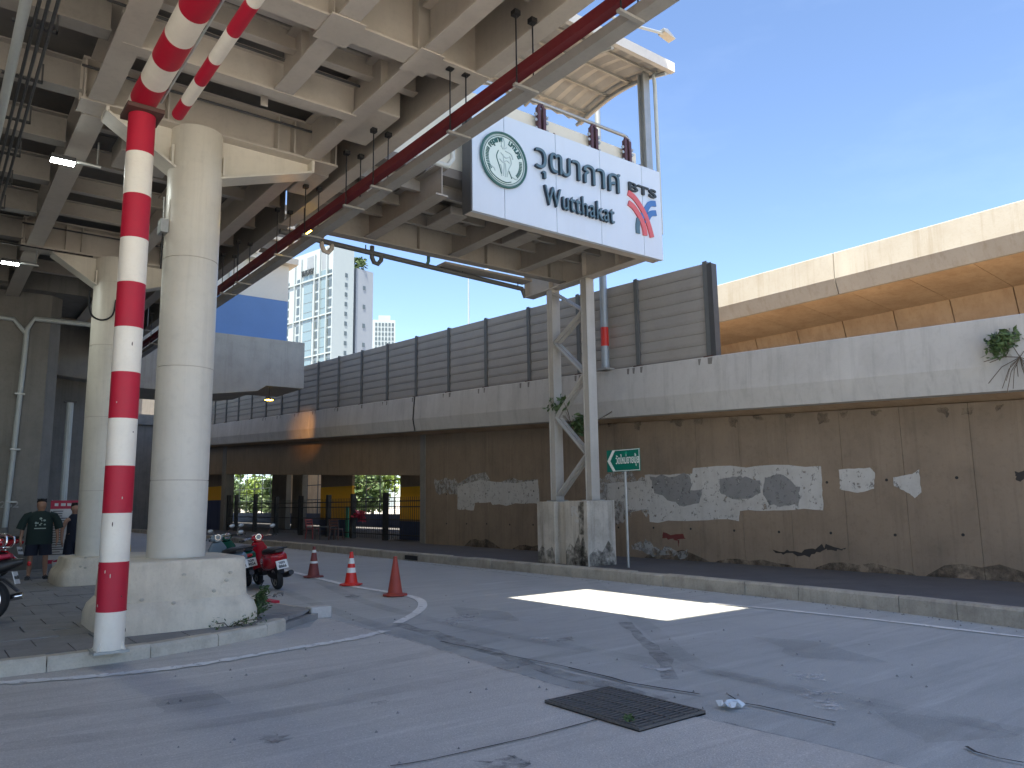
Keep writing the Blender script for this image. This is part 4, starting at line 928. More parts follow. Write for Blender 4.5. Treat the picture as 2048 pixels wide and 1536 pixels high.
fl = thing('street_lamp', (48, 70, 0), 'distant thin double armed street lamp against the sky', 'street lamp')
pt = ay(937, 548, 70); MB().tube([(pt.x, 70, 0), (pt.x, 70, pt.z)], [.14, .08], 8).build('pole', LPOLE, fl)
for s_ in (-1, 1): MB().tube([(pt.x, 70, pt.z), (pt.x+s_*1.0, 70-s_*.6, pt.z+.45), (pt.x+s_*2.0, 70-s_*1.2, pt.z+.6)], .05, 6).build('arm', LPOLE, fl)
fl.location.x = pt.x
for ch in fl.children: ch.location.x -= (pt.x-48)

# ================================================================== STATION BLOCK, PIERS BEYOND
bk = thing('station_block', (8, 31, 5.9), 'white and blue wall of the station end above a grey concrete crosshead', 'building')
Yb = 30.0; xr = 12.3; xr2 = 11.62
MB().prism([(2.0, 6.3), (2.0, 8.28), (xr, 8.28), (xr, 6.36), (10.75, 6.36), (10.4, 6.12), (8.7, 5.88), (6, 5.9)], lambda u, v, q_: (u, q_, v), Yb, Yb+3).build('crosshead', CONC, bk, bevel=.02)
MB().box(5.2, xr2, Yb+.25, Yb+6, 8.28, 9.99).build('blue_band', BLUEW, bk)
MB().box(5.2, xr2, Yb+.25, Yb+6, 9.995, 11.5).build('upper_wall', WHITEW, bk)
MB().box(5.2, xr2+.25, Yb-.15, Yb+6.4, 11.5, 11.75).build('gutter', STEELW, bk)
MB().tube([(9.2, Yb+.18, 9.7), (9.2, Yb+.18, 11.5)], .05, 8).build('downpipe', PVC, bk)
MB().tube([(7.2, Yb+.15, 9.95), (9.2, Yb+.15, 9.9)], .07, 8).build('downpipe', PVC, bk)
# eaves with curved bracket
for dx in (0, 1.6): MB().tube([(xr2-1.6+dx*.6, Yb-.2, 11.7), (xr2-1.2+dx*.6, Yb-.5, 12.5), (xr2-.3+dx*.6, Yb-.8, 13.3)], [.12, .1, .05], 8).build('eaves_bracket', STEELW, bk)
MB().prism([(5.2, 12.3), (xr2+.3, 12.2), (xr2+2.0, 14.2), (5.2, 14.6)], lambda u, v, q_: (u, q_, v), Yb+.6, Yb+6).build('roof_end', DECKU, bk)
for z in (12.6, 13.2, 13.8): MB().box(xr2-1.5, xr2+.3+(z-12.2)*.8, Yb+.35, Yb+.5, z, z+.14).build('roof_purlin', STEELW, bk)
MB().bar((xr2+.3, Yb+.4, 12.2), (xr2+2.2, Yb+.4, 14.4), .12, .12).build('roof_edge', STEELW, bk)
for x in (4.0,): MB().box(3.2, 4.8, Yb+.7, Yb+2.3, .1, 6.3).build('support_pier', CONCD, bk)
pr = thing('viaduct_pier', (0.9, 24, .14), 'massive dark concrete pier with stencilled number and a grey conduit', 'pier')
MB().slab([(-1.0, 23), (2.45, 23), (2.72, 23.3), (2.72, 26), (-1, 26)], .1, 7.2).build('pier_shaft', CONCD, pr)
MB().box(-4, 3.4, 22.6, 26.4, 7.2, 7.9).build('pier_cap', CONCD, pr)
p = ay(15, 1010, 22.99); put_text('pier_number', 'P-262', .3, .004, M('stencil_white', (.42, .42, .40), .8, var=.5, vscale=9), pr, plane_mtx((ay(8, 1009, 22.985).x, 22.992, ay(8, 1009, 22.985).z), (1, 0, 0), (0, 0, 1)), .004, .62, .16)
cx = ay(33, 850, 22.9).x
MB().tube([(cx-.1, 22.88, .2), (cx-.02, 22.88, 3), (cx+.04, 22.88, 5.4), (cx+.05, 22.88, 6.2), (cx+.2, 22.88, 6.5), (cx+2.1, 22.6, 6.45)], .065, 10).build('conduit', PVC, pr, smooth=True)
MB().tube([(cx-1.5, 22.88, 6.45), (cx-.25, 22.88, 6.42), (cx+.02, 22.88, 6.1)], .055, 10).build('conduit', PVC, pr, smooth=True)
for z in (1.8, 3.1, 4.5): MB().box(cx-.1, cx+.12, 22.8, 23.0, z, z+.04).build('pipe_clip', GALV, pr)
MB().lathe([(.1, .15), (.1, 1.2)], (cx-.1, 22.88, 0), 12).build('pipe_guard', CONCD, pr)
for i in range(14): MB().box(ay(rnd.uniform(30, 120), 900, 22.99).x, ay(0, 900, 22.99).x*0+rnd.uniform(.9, 2.3), 22.988, 22.994, 2.2, 2.2).build('x', CONCD, pr) if False else None
for (x, y, w_, lab_) in ((1.2, 34, 1.0, 'dark concrete pier standing behind the numbered pier'), (1.8, 45, 1.0, 'dark concrete pier two bays behind the numbered pier'), (7.5, 52, 1.1, 'dark concrete pier far behind the station block'), (12.5, 58, 1.1, 'dark concrete pier beyond the blue hoarding')):
    t = thing('viaduct_pier', (x, y, .1), lab_, 'pier')
    MB().box(x-w_, x+w_, y-w_, y+w_, .05, 7.2).build('pier_shaft', CONCD, t, bevel=.05); MB().box(x-w_-.6, x+w_+.6, y-w_-.2, y+w_+.2, 7.2, 7.9).build('pier_cap', CONCD, t)
lp = thing('light_post', (3.0, 27, .1), 'slim grey post between the pier and the columns', 'post')
p = ay(130, 950, 24.5); MB().tube([(p.x, 24.5, .12), (p.x, 24.5, ay(135, 805, 24.5).z)], .09, 10).build('shaft', PVC, lp); MB().box(p.x-.15, p.x+.15, 24.4, 24.6, ay(135, 805, 24.5).z, ay(135, 805, 24.5).z+.04).build('cap', DKGREY, lp)
lp.location = (p.x, 24.5, .1)
for ch in lp.children: ch.location -= Vector((p.x-3.0, 24.5-27, 0))
# unseen side wall, added to block light and darken the undercroft
sw = thing('light_block_wall', (-9.5, 38, 0), 'unseen dark side wall added to block light under the concourse', 'wall')
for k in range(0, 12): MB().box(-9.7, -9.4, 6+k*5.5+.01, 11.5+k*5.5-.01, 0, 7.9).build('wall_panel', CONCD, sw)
fd = thing('back_block_wall', (5, 60, 0), 'dark wall added far back to shut out sky and light', 'wall')
MB().box(-14, 21, 72, 72.4, 0, 15).build('back_wall', CONCD, fd)  # added end wall, keeps sky and light out of the undercroft
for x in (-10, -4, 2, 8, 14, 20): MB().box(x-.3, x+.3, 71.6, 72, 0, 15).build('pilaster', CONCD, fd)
# cable loop on the second column
tag(MB().tube([ay(x, y, 18.0) for x, y in curve_px([(180, 580), (178, 610), (185, 632), (205, 640), (225, 630), (232, 600)], 5)], .02, 6).build('cable_loop', BLACK), 'black cable loop hanging from the second steel column', 'cable')
jb = thing('junction_box', (2.5, 11.1, 5.4), 'small grey junction box with cable on the steel column', 'junction box')
p = ay(326, 455, 11.2); MB().box(p.x-.05, p.x+.05, 11.1, 11.3, p.z-.09, p.z+.1).build('box', GALV, jb); MB().tube([(p.x, 11.2, p.z-.09), (p.x, 11.2, p.z-.6)], .012, 6).build('cable', BLACK, jb); MB().tube([(p.x, 11.2, p.z+.09), (p.x-.01, 11.2, p.z+.45)], .01, 6).build('antenna', PVC, jb)
MB().box(p.x+.04, 2.87-.33, 11.15, 11.28, p.z-.03, p.z+.03).build('bracket', GALV, jb)

# ================================================================== OPENING UNDER THE RAMP: FENCE, YELLOW COLUMNS
XFc = 14.95
bf = thing('picket_fence', (XFc, 36, .2), 'black steel picket fence across the opening under the ramp', 'fence')
fy = [24.85, 27.8, 30.7, 33.2, 36.4, 39.6, 42.8, 46.0, 47.4]
for i, y in enumerate(fy): MB().box(XFc-.09, XFc+.09, y-.1, y+.1, .2, 2.08+(.2 if i > 5 else 0)).build('post', BLACK, bf)
for a, b in zip(fy[:-1], fy[1:]):
    for z in (.42, 1.0, 1.5, 1.72): MB().box(XFc-.02, XFc+.02, a+.1, b-.1, z, z+.04).build('rail', BLACK, bf)
    mb = MB(); y = a+.2
    while y < b-.12: mb.box(XFc-.007, XFc+.007, y-.007, y+.007, .26, 1.9); y += .16
    o = mb.build('pickets', BLACK, bf); o['kind'] = 'stuff'
def ycol(px0, px1, X, label, top=True):
    a, b = ax(px0, 1000, X), ax(px1, 1000, X); y0, y1 = sorted((a.y, b.y)); t = thing('painted_pier', (X, (y0+y1)/2, .1), label, 'pier', 'yellow banded piers behind the fence')
    zy = ax((px0+px1)/2, 973, X).z
    MB().box(X, X+.12, y0, y1, zy, 4.6).build('brown_top', WALLB, t); MB().box(X, X+.12, y0, y1, .95, zy-.004).build('yellow_band', YELLOW, t); MB().box(X-.01, X+.13, y0-.01, y1+.01, .05, .945).build('blue_foot', DBLUE, t)
ycol(641, 704, 15.75, 'broad yellow banded pier behind the middle of the picket fence')
ycol(800, 845, 15.75, 'yellow banded pier beside the end of the brown wall')
ycol(408, 455, 15.75, 'yellow banded pier at the far end of the fence')
def dcol(px0, px1, X, label):
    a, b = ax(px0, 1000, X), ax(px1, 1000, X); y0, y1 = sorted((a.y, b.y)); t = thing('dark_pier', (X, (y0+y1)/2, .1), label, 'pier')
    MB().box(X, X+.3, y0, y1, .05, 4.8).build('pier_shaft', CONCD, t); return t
dcol(543, 572, 17.4, 'unpainted grey pier between the fence openings')
dcol(584, 604, 19, 'narrow grey pier right of the unpainted pier')
bw = thing('blue_hoarding', (15.5, 48.5, .2), 'dark blue hoarding closing the fence line', 'hoarding')
for k in range(3): MB().box(14.8, 14.86, 47.6+k*1.4, 48.95+k*1.4, .2, 2.0).build('sheet', DBLUE, bw)
lw = thing('low_barrier', (24, 45, 0), 'low dark blue barrier beyond the sunlit strip', 'barrier')
MB().box(23.6, 23.9, 28, 100, 0.22, 1.0).build('barrier_wall', DBLUE, lw)
for k in range(18): MB().box(23.6, 23.9, 28+k*4, 28.3+k*4, -.04, .22).build('foot', DBLUE, lw)
gf = thing('wire_screen', (21, 45, 0), 'tall thin steel grid screen beyond the piers', 'screen')
for k in range(26): MB().box(24.3, 24.35, 28+k*2.0, 28.06+k*2.0, 0, 4.6).build('upright', DKGREY, gf)
for z in (2.0, 3.1, 4.2): MB().box(24.3, 24.35, 28, 80, z, z+.05).build('rail', DKGREY, gf)
wbld = thing('white_house', (40, 50, 0), 'white house glimpsed through the opening', 'house')
MB().box(38, 46, 42, 52, 0, 6.5).build('wall', CONDO, wbld)
for k in range(4):
    for z in (.9, 3.6): MB().box(37.95, 38.0, 43+k*2.3, 44.2+k*2.3, z, z+1.5).build('window', GLASSD, wbld)
MB().box(37.6, 46.4, 41.6, 52.4, 6.5, 6.8).build('roof', CONDO2, wbld)
def tree(x, y, h, r, label, mat, seed, n=2600, size=.35):
    t = thing('tree', (x, y, 0), label, 'tree', 'sunlit trees beyond the opening')
    mb = MB().tube([(x, y, -.05), (x+.1, y, h*.35), (x-.1, y+.1, h*.7)], [.2, .14, .06], 8)
    for k in range(5):
        a = k*1.3+seed; mb.tube([(x, y, h*(.35+.07*k)), (x+math.cos(a)*r*.6, y+math.sin(a)*r*.6, h*(.55+.07*k))], [.07, .03], 6)
    mb.build('trunk', BARK, t)
    leaves(MB(), (x, y, h*.55), r, n, size, seed, (1, 1, 1.0), 16).build('crown', mat, t)
for i, px in enumerate((455, 480, 510, 540, 575, 600, 625, 655, 690, 720, 745)):
    X = 33+(i % 3)*3; p = ax(px, 980, X); tree(p.x, p.y, 5.2+(i % 3)*1.2, 3.1, ('tall' if i % 3 == 2 else 'low' if i % 3 == 0 else 'middling')+(' pale green' if i % 3 else ' dark green')+' bushy tree seen through the fence opening', LEAF2 if i % 3 else LEAF, i, 1500, .45)
tree(30, 44, 4.2, 1.6, 'spiky palm like tree seen through the opening by the white house', LEAF, 50, 900, .5)
gb = tag(MB().box(15.1, 15.16, 31.5, 31.75, .2, 1.55).build('green_banner', M('banner_green', (.02, .25, .15), .6)), 'narrow green cloth hanging on the picket fence', 'banner')
rc_ = tag(leaves(MB(), (15.0, 30.2, 1.15), .28, 60, .22, 5).build('red_cloth', BANNERR), 'crumpled red cloth hanging on the picket fence', 'cloth')

# ================================================================== CONDOMINIUM
D0 = 231.0; rc0 = ray(668, 600); dirv = Vector((rc0.x, rc0.y)); dirv.normalize()
cx_, cy_ = dirv.x*D0, dirv.y*D0
ang = math.radians(37.6-50); u1 = Vector((math.sin(ang), math.cos(ang), 0)); ang2 = math.radians(37.6+40); u2 = Vector((math.sin(ang2), math.cos(ang2), 0))
CC = Vector((cx_, cy_, 0)); up = Vector((0, 0, 1))
cb = thing('condo_tower', tuple(CC), 'tall white condominium tower with glazed front and roof lettering', 'tower')
def obox(a0, a1, b0, b1, z0, z1):
    P = [CC+u1*a+u2*b for a, b in ((a0, b0), (a1, b0), (a1, b1), (a0, b1))]; return MB().prism([(p.x, p.y) for p in P], lambda u, v, q_: (u, v, q_), z0, z1)
FH = 3.03; zt = 79.5; 
obox(0, 28, 0, 7.3, 0, zt).build('wall', CONDO, cb)
obox(1.5, 26, 1, 6.5, zt, zt+1.2).build('roof', CONDO, cb)
obox(2.2, 28, 7.3, 8.9, 0, 74).build('recess_wall', CONDO2, cb)
obox(0.8, 28, 8.9, 15.6, 0, 74.5).build('wing_wall', CONDO2, cb)
def wmesh(w_, h_, mat, face, name):     # a framed pane lying on the u1 face (face=1, normal -u2) or the u2 face
    ua, nn = (u1, -u2) if face == 1 else (u2, -u1)
    P = [ua*(-w_/2), ua*(w_/2)]; vs = []
    for off in (0.0, .12):
        for p, z in ((P[0], 0), (P[1], 0), (P[1], h_), (P[0], h_)): vs.append(p+nn*off+up*z)
    return MB().add(vs, [(3, 2, 1, 0), (4, 5, 6, 7), (0, 1, 5, 4), (1, 2, 6, 5), (2, 3, 7, 6), (3, 0, 4, 7)]).mesh(name, mat)
wA = wmesh(2.2, 2.2, GLASSD, 1, 'window'); wB = wmesh(4.6, 2.75, GLASS, 1, 'glazing'); wC = wmesh(.9, 1.3, GLASSD, 2, 'window'); wD = wmesh(1.3, 1.7, GLASSD, 2, 'window')
for fl_ in range(8, 24):
    z = zt-9.5-(23-fl_)*FH
    for a in (2.0, 8.2, 18.0, 24.5): piece('window', wA, CC+u1*a-u2*.0+up*z, cb)
    for a in (5.0, 13.2): piece('glazing', wB, CC+u1*a+up*(z-.1), cb)
    piece('window', wC, CC+u2*4.4+up*(z+.3), cb)
    if fl_ < 22: piece('window', wD, CC+u1*2.18+u2*8.1+up*z, cb)
    if fl_ % 2: piece('window', wC, CC+u1*.78+u2*12+up*(z-2), cb)
for a in (0.2, 3.3, 6.9, 9.5, 16.6, 20, 27.5): obox(a-.18, a+.18, -.6, 0, 8, zt-(0 if a < 8 else 1)).build('pilaster', CONDO, cb)
for k in range(5): obox(0, 28, -.5, 0, zt-9-k*4*FH, zt-8.6-k*4*FH).build('floor_band', CONDO, cb)
for a in (4.8, 12.5):
    for k in range(6): obox(a-1.8+k*.6, a-1.6+k*.6, -.15, 0, zt-6.5, zt-1).build('louvre', CONDO2, cb)
put_text('roof_lettering', 'THE KEY', 1.6, .3, LBLACK, cb, plane_mtx(CC+u1*13-u2*.5+up*(zt-6), -u1, up), .05, 6.5, 1.7)
t = thing('roof_tree', tuple(CC+u1*5+u2*11+up*74.5), 'leafy tree growing on the condominium roof terrace', 'tree')
q = CC+u1*3+u2*11.2
MB().tube([q+up*74.4, q+up*77.5], [.25, .12], 6).build('trunk', BARK, t); leaves(MB(), q+up*77.2+u2*.0, 3.4, 420, .95, 77, (1, 1.1, .75), 12).build('crown', LEAF, t)
# far block to the right
fb2 = thing('far_block', (190, 330, 0), 'distant pale apartment block right of the tower', 'building')
d2 = Vector((ray(770, 700).x, ray(770, 700).y, 0)).normalized(); B0 = d2*380; rr = ray(770, 700); hz = lambda y: CAMH+ray(770, y).z/Vector((ray(770, y).x, ray(770, y).y)).length*380
r2 = Vector((d2.y, -d2.x, 0)); W2 = 20/F*380
def obox2(a0, a1, b0, b1, z0, z1):
    P = [B0+r2*a+d2*b for a, b in ((a0, b0), (a1, b0), (a1, b1), (a0, b1))]; return MB().prism([(p.x, p.y) for p in P], lambda u, v, q_: (u, v, q_), z0, z1)
fb2.location = B0
obox2(-W2*1.3, W2, 0, 15, 0, hz(640)).build('wall', CONDO, fb2); obox2(-W2*.7, W2*.5, 2, 12, hz(640), hz(629)).build('roof_house', CONDO, fb2)
for r_ in range(7):
    for k in range(6): obox2(-W2+k*W2*.33, -W2+k*W2*.33+W2*.2, -.2, 0, hz(652+r_*9.5), hz(646+r_*9.5)).build('window', GLASSD, fb2)
# ================================================================== ROAD SIGN, GRATE, CONES, LITTER
rs = thing('direction_sign', (12.4, 12.1, .2), 'green direction sign with white chevron and Thai text on a slim pole', 'sign')
MB().tube([(12.43, 12.08, .15), (12.43, 12.08, 2.5)], .028, 8).build('pole', GALV, rs, smooth=True)
ya, yb_, za, zb2_ = 12.58, 11.57, 2.77, 2.28
MB().box(12.37, 12.385, yb_, ya, zb2_, za).build('panel', GSIGN, rs)
for b_ in ((yb_+.01, ya-.27, za-.025, za-.01), (yb_+.01, ya-.27, zb2_+.01, zb2_+.025), (yb_+.008, yb_+.022, zb2_+.01, za-.01)): MB().box(12.366, 12.37, *b_).build('border', TEXTW, rs)
zc = (za+zb2_)/2
MB().prism([(ya-.02, zc), (ya-.19, za-.01), (ya-.27, za-.01), (ya-.11, zc), (ya-.27, zb2_+.01), (ya-.19, zb2_+.01)], lambda u, v, q_: (q_, u, v), 12.365, 12.37).build('chevron', TEXTW, rs)
put_text('thai_lettering', 'วัดใหม่ยายนุ้ย', .2, .004, TEXTW, rs, plane_mtx((12.366, (yb_+ya)/2-.13, zc-.0), (0, -1, 0), (0, 0, 1)), .002, .70, .28)
MB().lathe([(.035, -.002), (.035, .002)], (12.366, (yb_+ya)/2-.1, za-.09), 16, 'x').build('emblem', M('emblem_green', (.02, .34, .22), .4), rs)
for z in (zc-.12, zc+.12): MB().box(12.385, 12.46, 12.0, 12.16, z-.02, z+.02).build('clamp', GALV, rs)

gr = thing('drain_grate', (4.63, 4.62, 0), 'dark rusty iron drain grate set in the forecourt', 'drain grate')
gx0, gx1, gy0, gy1 = 4.29, 4.97, 4.12, 5.12
IRON = M('grate_iron', (.15, .14, .13), .6, .3, var=.4, vscale=20)
MB().box(gx0-.03, gx1+.03, gy0-.03, gy1+.03, -.02, .012).build('pit_shade_plate', CRACK, gr)  # solid dark plate standing in for the shade below the bars
y = gy0+.02
bar_me = MB().box(-.34, .34, -.010, .010, -.012, .012).mesh('bar', IRON)
while y < gy1: piece('bar', bar_me, ((gx0+gx1)/2, y, .022), gr); y += .05
for x in (gx0, gx0+.17, gx0+.34, gx0+.51, gx1): MB().box(x-.009, x+.009, gy0, gy1, .006, .0375).build('cross_bar', IRON, gr)
for b_ in ((gx0-.03, gx0-.01, gy0-.03, gy1+.03), (gx1+.01, gx1+.03, gy0-.03, gy1+.03), (gx0-.01, gx1+.01, gy0-.03, gy0-.012), (gx0-.01, gx1+.01, gy1+.012, gy1+.03)): MB().box(*b_, 0, .03).build('frame', IRON, gr)
tag(leaves(MB(), (4.32, 4.25, .05), .06, 40, .03, 9).build('small_weed', LEAF), 'tiny green weed in the drain grate corner', 'weed')

def cone(x, y, rz, mat, bands, label, h=.68):
    t = thing('traffic_cone', (x, y, 0), label, 'traffic cone', 'traffic cones along the white line', rz)
    n = 8; o = MB(); R_ = .235
    o.prism([(R_*math.cos(math.pi/8+k*math.pi/4)*(1.0), R_*math.sin(math.pi/8+k*math.pi/4)) for k in range(8)], lambda u, v, q_: (u, v, q_), .012, .04).build('base', mat, t, local=True, bevel=.006)
    rr = lambda z: .135-(.135-.032)*(z-.04)/(h-.04)
    zs = [.04]+[z for b in bands for z in b]+[h]; wh = False
    for a, b in zip(zs[:-1], zs[1:]):
        MB().lathe([(rr(a)+(.02 if a == .04 else 0), a), (rr(a+.015) if a == .04 else rr(a), a+(.02 if a == .04 else .001)), (rr(b), b)], (0, 0, 0), 28).build('reflective_band' if wh else 'cone_body', CWHITE if wh else mat, t, local=True, smooth=True); wh = not wh
    MB().lathe([(.034, h), (.036, h+.015), (.022, h+.02)], (0, 0, 0), 20).build('tip', mat, t, local=True, smooth=True)
    for k in range(4):
        a = k*math.pi/2; MB().box(.16*math.cos(a)-.03, .16*math.cos(a)+.03, .16*math.sin(a)-.03, .16*math.sin(a)+.03, -.001, .014).build('foot', mat, t, local=True)
p = az(790, 1192); cone(p.x, p.y, .3, ORANGE2, [], 'faded plain orange traffic cone without bands')
p = az(702, 1171); cone(p.x, p.y, .1, ORANGE, [(.26, .36), (.44, .55)], 'bright red traffic cone with two clean white bands', .66)
p = az(627, 1155); cone(p.x, p.y, .5, ORANGE3, [(.32, .37), (.56, .62)], 'dirty maroon traffic cone with worn pale bands', .68)

# loose kerb block and litter
tag(MB().box(4.7, 5.02, 10.95, 11.18, 0, .17).build('kerb_block', M('block_white', (.55, .53, .5), .8, var=.4, vscale=8), bevel=.02), 'loose white painted kerb block at the pavement tip', 'block')
mb = MB(); rn = random.Random(4); vs = []
for i in range(6):
    for j in range(6): vs.append((5.2+i*.035+rn.uniform(-.01, .01), 4.0+j*.03+rn.uniform(-.01, .01), .012+rn.uniform(0, .06)))
tag(mb.add(vs, [(i*6+j, (i+1)*6+j, (i+1)*6+j+1, i*6+j+1) for i in range(5) for j in range(5)]).build('plastic_bag', M('clear_plastic', (.62, .66, .68), .15, spec=.9)), 'crumpled clear plastic litter beside the grate', 'litter')
tag(leaves(MB(), (4.95, 13.0, .18), .12, 26, .06, 3, (1.6, 1, .4)).build('paper_litter', M('litter_grey', (.2, .2, .2), .7)), 'dark crumpled rubbish on the pavement edge by the red scooter', 'litter')

# ================================================================== WEEDS
def weed(c, r, n, size, label, seed, sq=(1, 1, 1), mat=LEAF, stems=5, down=0, base=None):
    t = thing('weed', base or c, label, 'plant')
    c = Vector(c); b0 = Vector(base or c); rn = random.Random(seed); mb = MB()
    for k in range(stems):
        q = c+Vector((rn.uniform(-r, r)*sq[0]*.7, rn.uniform(-r, r)*sq[1]*.7, rn.uniform(-r, r)*sq[2]*.7)); mb.tube([b0, b0.lerp(q, .5)+Vector((0, 0, .05)), q], .006, 4)
    for k in range(down):
        q = b0+Vector((-.1+rn.uniform(-.1, .05), rn.uniform(-.45, .55), -rn.uniform(.25, .6))); mb.tube([b0, b0.lerp(q, .5)+Vector((-.08, 0, .05)), q], .006, 4)
    mb.build('stem', BARK, t); leaves(MB(), c, r, n, size, seed, sq, 8, .2).build('foliage', mat, t)
weed((3.86, 10.75, .40), .30, 520, .05, 'green weed growing at the foot of the stained collar', 3, (.45, .8, 1.1), base=(3.84, 10.75, .12))
weed((3.4, 10.12, .16), .35, 160, .035, 'low weeds along the front foot of the stained collar', 5, (1.3, .2, .2), base=(3.3, 10.15, .1))
weed((12.35, 14.2, 3.95), .42, 110, .11, 'leafy sapling sprouting between the lattice column legs', 6, (.6, 1.1, .55), base=(12.6, 14.0, 3.5))
weed((12.7, 13.85, 3.5), .48, 260, .11, 'dark bushy plant inside the lattice column', 7, (.7, .8, .9), base=(12.7, 13.9, 3.3))
MB().tube([(12.7, 13.9, 3.3), (14.0, 14.0, 3.9)], .015, 6).build('stem', BARK, [o for o in bpy.data.objects if o.get('label', '').startswith('dark bushy')][0])
weed((13.9, 4.85, 4.1), .55, 520, .075, 'leafy plant with trailing roots growing from the parapet joint', 8, (.4, .9, .95), down=12, base=(14.0, 4.7, 3.85))

# ================================================================== SCOOTERS
def loft(mb, secs, n=20, e=0.75):
    vs = []
    for c, hw, hh, tilt in secs:      # centre (x,z), half width along y, half height along v, tilt of v in the xz plane
        vx, vz = math.sin(tilt), math.cos(tilt)
        for k in range(n):
            t = 2*math.pi*k/n; a = math.copysign(abs(math.cos(t))**e, math.cos(t)); b = math.copysign(abs(math.sin(t))**e, math.sin(t))
            vs.append((c[0]+vx*hh*b, hw*a, c[1]+vz*hh*b))
    N = len(secs)
    return mb.add(vs, [(i*n+k, i*n+(k+1) % n, (i+1)*n+(k+1) % n, (i+1)*n+k) for i in range(N-1) for k in range(n)]+[tuple(range(n))[::-1], tuple((N-1)*n+k for k in range(n))])
def wheel(parent, x, r, wd, mat_rim=GALV, y0=0):
    w_ = MB().lathe([(r*.66, -wd*.42), (r*.66, wd*.42)], (x, y0, r), 24, 'y').build('wheel', PLASTIC, parent, local=True, smooth=True)
    n = 28; vs = []; pr = [(r*.68, -wd/2), (r*.9, -wd/2), (r, -wd*.22), (r, wd*.22), (r*.9, wd/2), (r*.68, wd/2)]
    MB().lathe(pr, (x, y0, r), n, 'y', cap=False).build('tyre', RUBBER, w_, local=True, smooth=True)
    for s_ in (-1, 1):
        MB().lathe([(r*.67, s_*wd*.44), (r*.58, s_*wd*.46), (r*.56, s_*wd*.3)], (x, y0, r), n, 'y', cap=False).build('rim', mat_rim, w_, local=True, smooth=True)
    for k in range(5):
        a = k*2*math.pi/5; MB().bar((x, y0, r), (x+math.cos(a)*r*.62, y0, r+math.sin(a)*r*.62), .03, wd*.9, (0, 1, 0)).build('spoke', mat_rim, w_, local=True)
    return w_
def scooter(x, y, rz, mat, label, lean=0.0, plate='', seatm=PLASTIC):
    t = thing('scooter', (x, y, 0), label, 'scooter', 'scooters parked behind the collar', rz); t.rotation_euler = (-lean, 0, rz); t.scale = (1, 1, 1)
    B = lambda mb, nm, mt, **k: mb.build(nm, mt, t, local=True, smooth=True, **k)
    wheel(t, 0, .235, .11); wheel(t, 1.19, .235, .10)
    B(loft(MB(), [((-.36, .66), .06, .05, 0), ((-.30, .63), .16, .12, 0), ((-.1, .59), .215, .18, 0), ((.15, .56), .215, .19, 0), ((.36, .52), .18, .17, 0), ((.46, .46), .13, .11, 0)]), 'rear_body', mat)
    B(loft(MB(), [((-.38, .79), .08, .03, 0), ((-.28, .79), .14, .055, 0), ((0, .775), .165, .07, 0), ((.25, .745), .15, .065, 0), ((.42, .70), .09, .05, 0)]), 'seat', seatm)
    B(loft(MB(), [((.40, .33), .13, .06, 0), ((.6, .29), .15, .045, 0), ((.85, .29), .15, .045, 0), ((.98, .33), .13, .07, 0)]), 'floorboard', PLASTIC)
    B(loft(MB(), [((.98, .28), .13, .06, 1.2), ((1.0, .42), .19, .07, 1.35), ((.98, .60), .21, .075, 1.4), ((.93, .78), .19, .07, 1.35), ((.89, .92), .10, .05, 1.3)]), 'front_shield', mat)
    B(loft(MB(), [((1.02, .46), .05, .03, 0), ((1.2, .50), .075, .035, 0), ((1.38, .43), .07, .03, .5), ((1.44, .34), .05, .02, .9)]), 'front_mudguard', mat)
    B(loft(MB(), [((-.08, .50), .06, .03, 0), ((-.26, .46), .08, .03, -.5), ((-.33, .34), .06, .02, -.9)]), 'rear_mudguard', PLASTIC)
    B(MB().tube([(1.19, -.07, .235), (1.13, -.075, .45), (1.0, -.05, .62)], .022, 8), 'fork', GALV); B(MB().tube([(1.19, .07, .235), (1.13, .075, .45), (1.0, .05, .62)], .022, 8), 'fork', GALV)
    B(loft(MB(), [((.80, .97), .06, .04, 0), ((.85, 1.0), .12, .065, 0), ((.95, 1.0), .12, .075, 0), ((1.03, .98), .07, .055, 0)]), 'headlight_cowl', mat)
    B(MB().lathe([(.065, 0), (.06, .03), (.01, .035)], (1.02, 0, .985), 16, 'x'), 'headlight', PLATE); B(MB().tube([(.797, .055*math.cos(a), 1.02+.055*math.sin(a)) for a in [i*math.pi/8 for i in range(17)]], .012, 6, cap=False), 'dial_ring', CHROME)
    B(MB().lathe([(.06, 0), (.055, -.02)], (.815, 0, 1.02), 16, 'x'), 'speedometer', SCGREY)
    for s_ in (-1, 1):
        B(MB().tube([(.9, s_*.08, 1.0), (.86, s_*.24, 1.01), (.80, s_*.36, 1.0)], .014, 8), 'handlebar', CHROME)
        B(MB().tube([(.835, s_*.29, 1.005), (.79, s_*.39, 1.0)], .02, 8), 'grip', RUBBER)
        B(MB().tube([(.86, s_*.2, 1.02), (.84, s_*.27, 1.13), (.83, s_*.31, 1.17)], .007, 6), 'mirror_stem', CHROME)
        B(MB().ball((.83, s_*.33, 1.19), .055, 8, (.35, 1.1, .75)), 'mirror', GALV)
        B(MB().tube([(.9, s_*.2, .99), (.86, s_*.34, .97)], .008, 6), 'brake_lever', CHROME)
        B(MB().ball((-.31, s_*.10, .66), .03, 6, (.6, .8, 1.2)), 'indicator', M('indicator_amber', (.7, .25, .05), .3))
    B(MB().ball((-.37, 0, .66), .045, 8, (.4, 1.6, .8)), 'tail_light', M('tail_red', (.5, .02, .02), .25))
    B(MB().tube([(-.38, -.16, .82), (-.44, 0, .83), (-.38, .16, .82), (-.1, .19, .78)], .013, 8), 'grab_rail', PLASTIC)
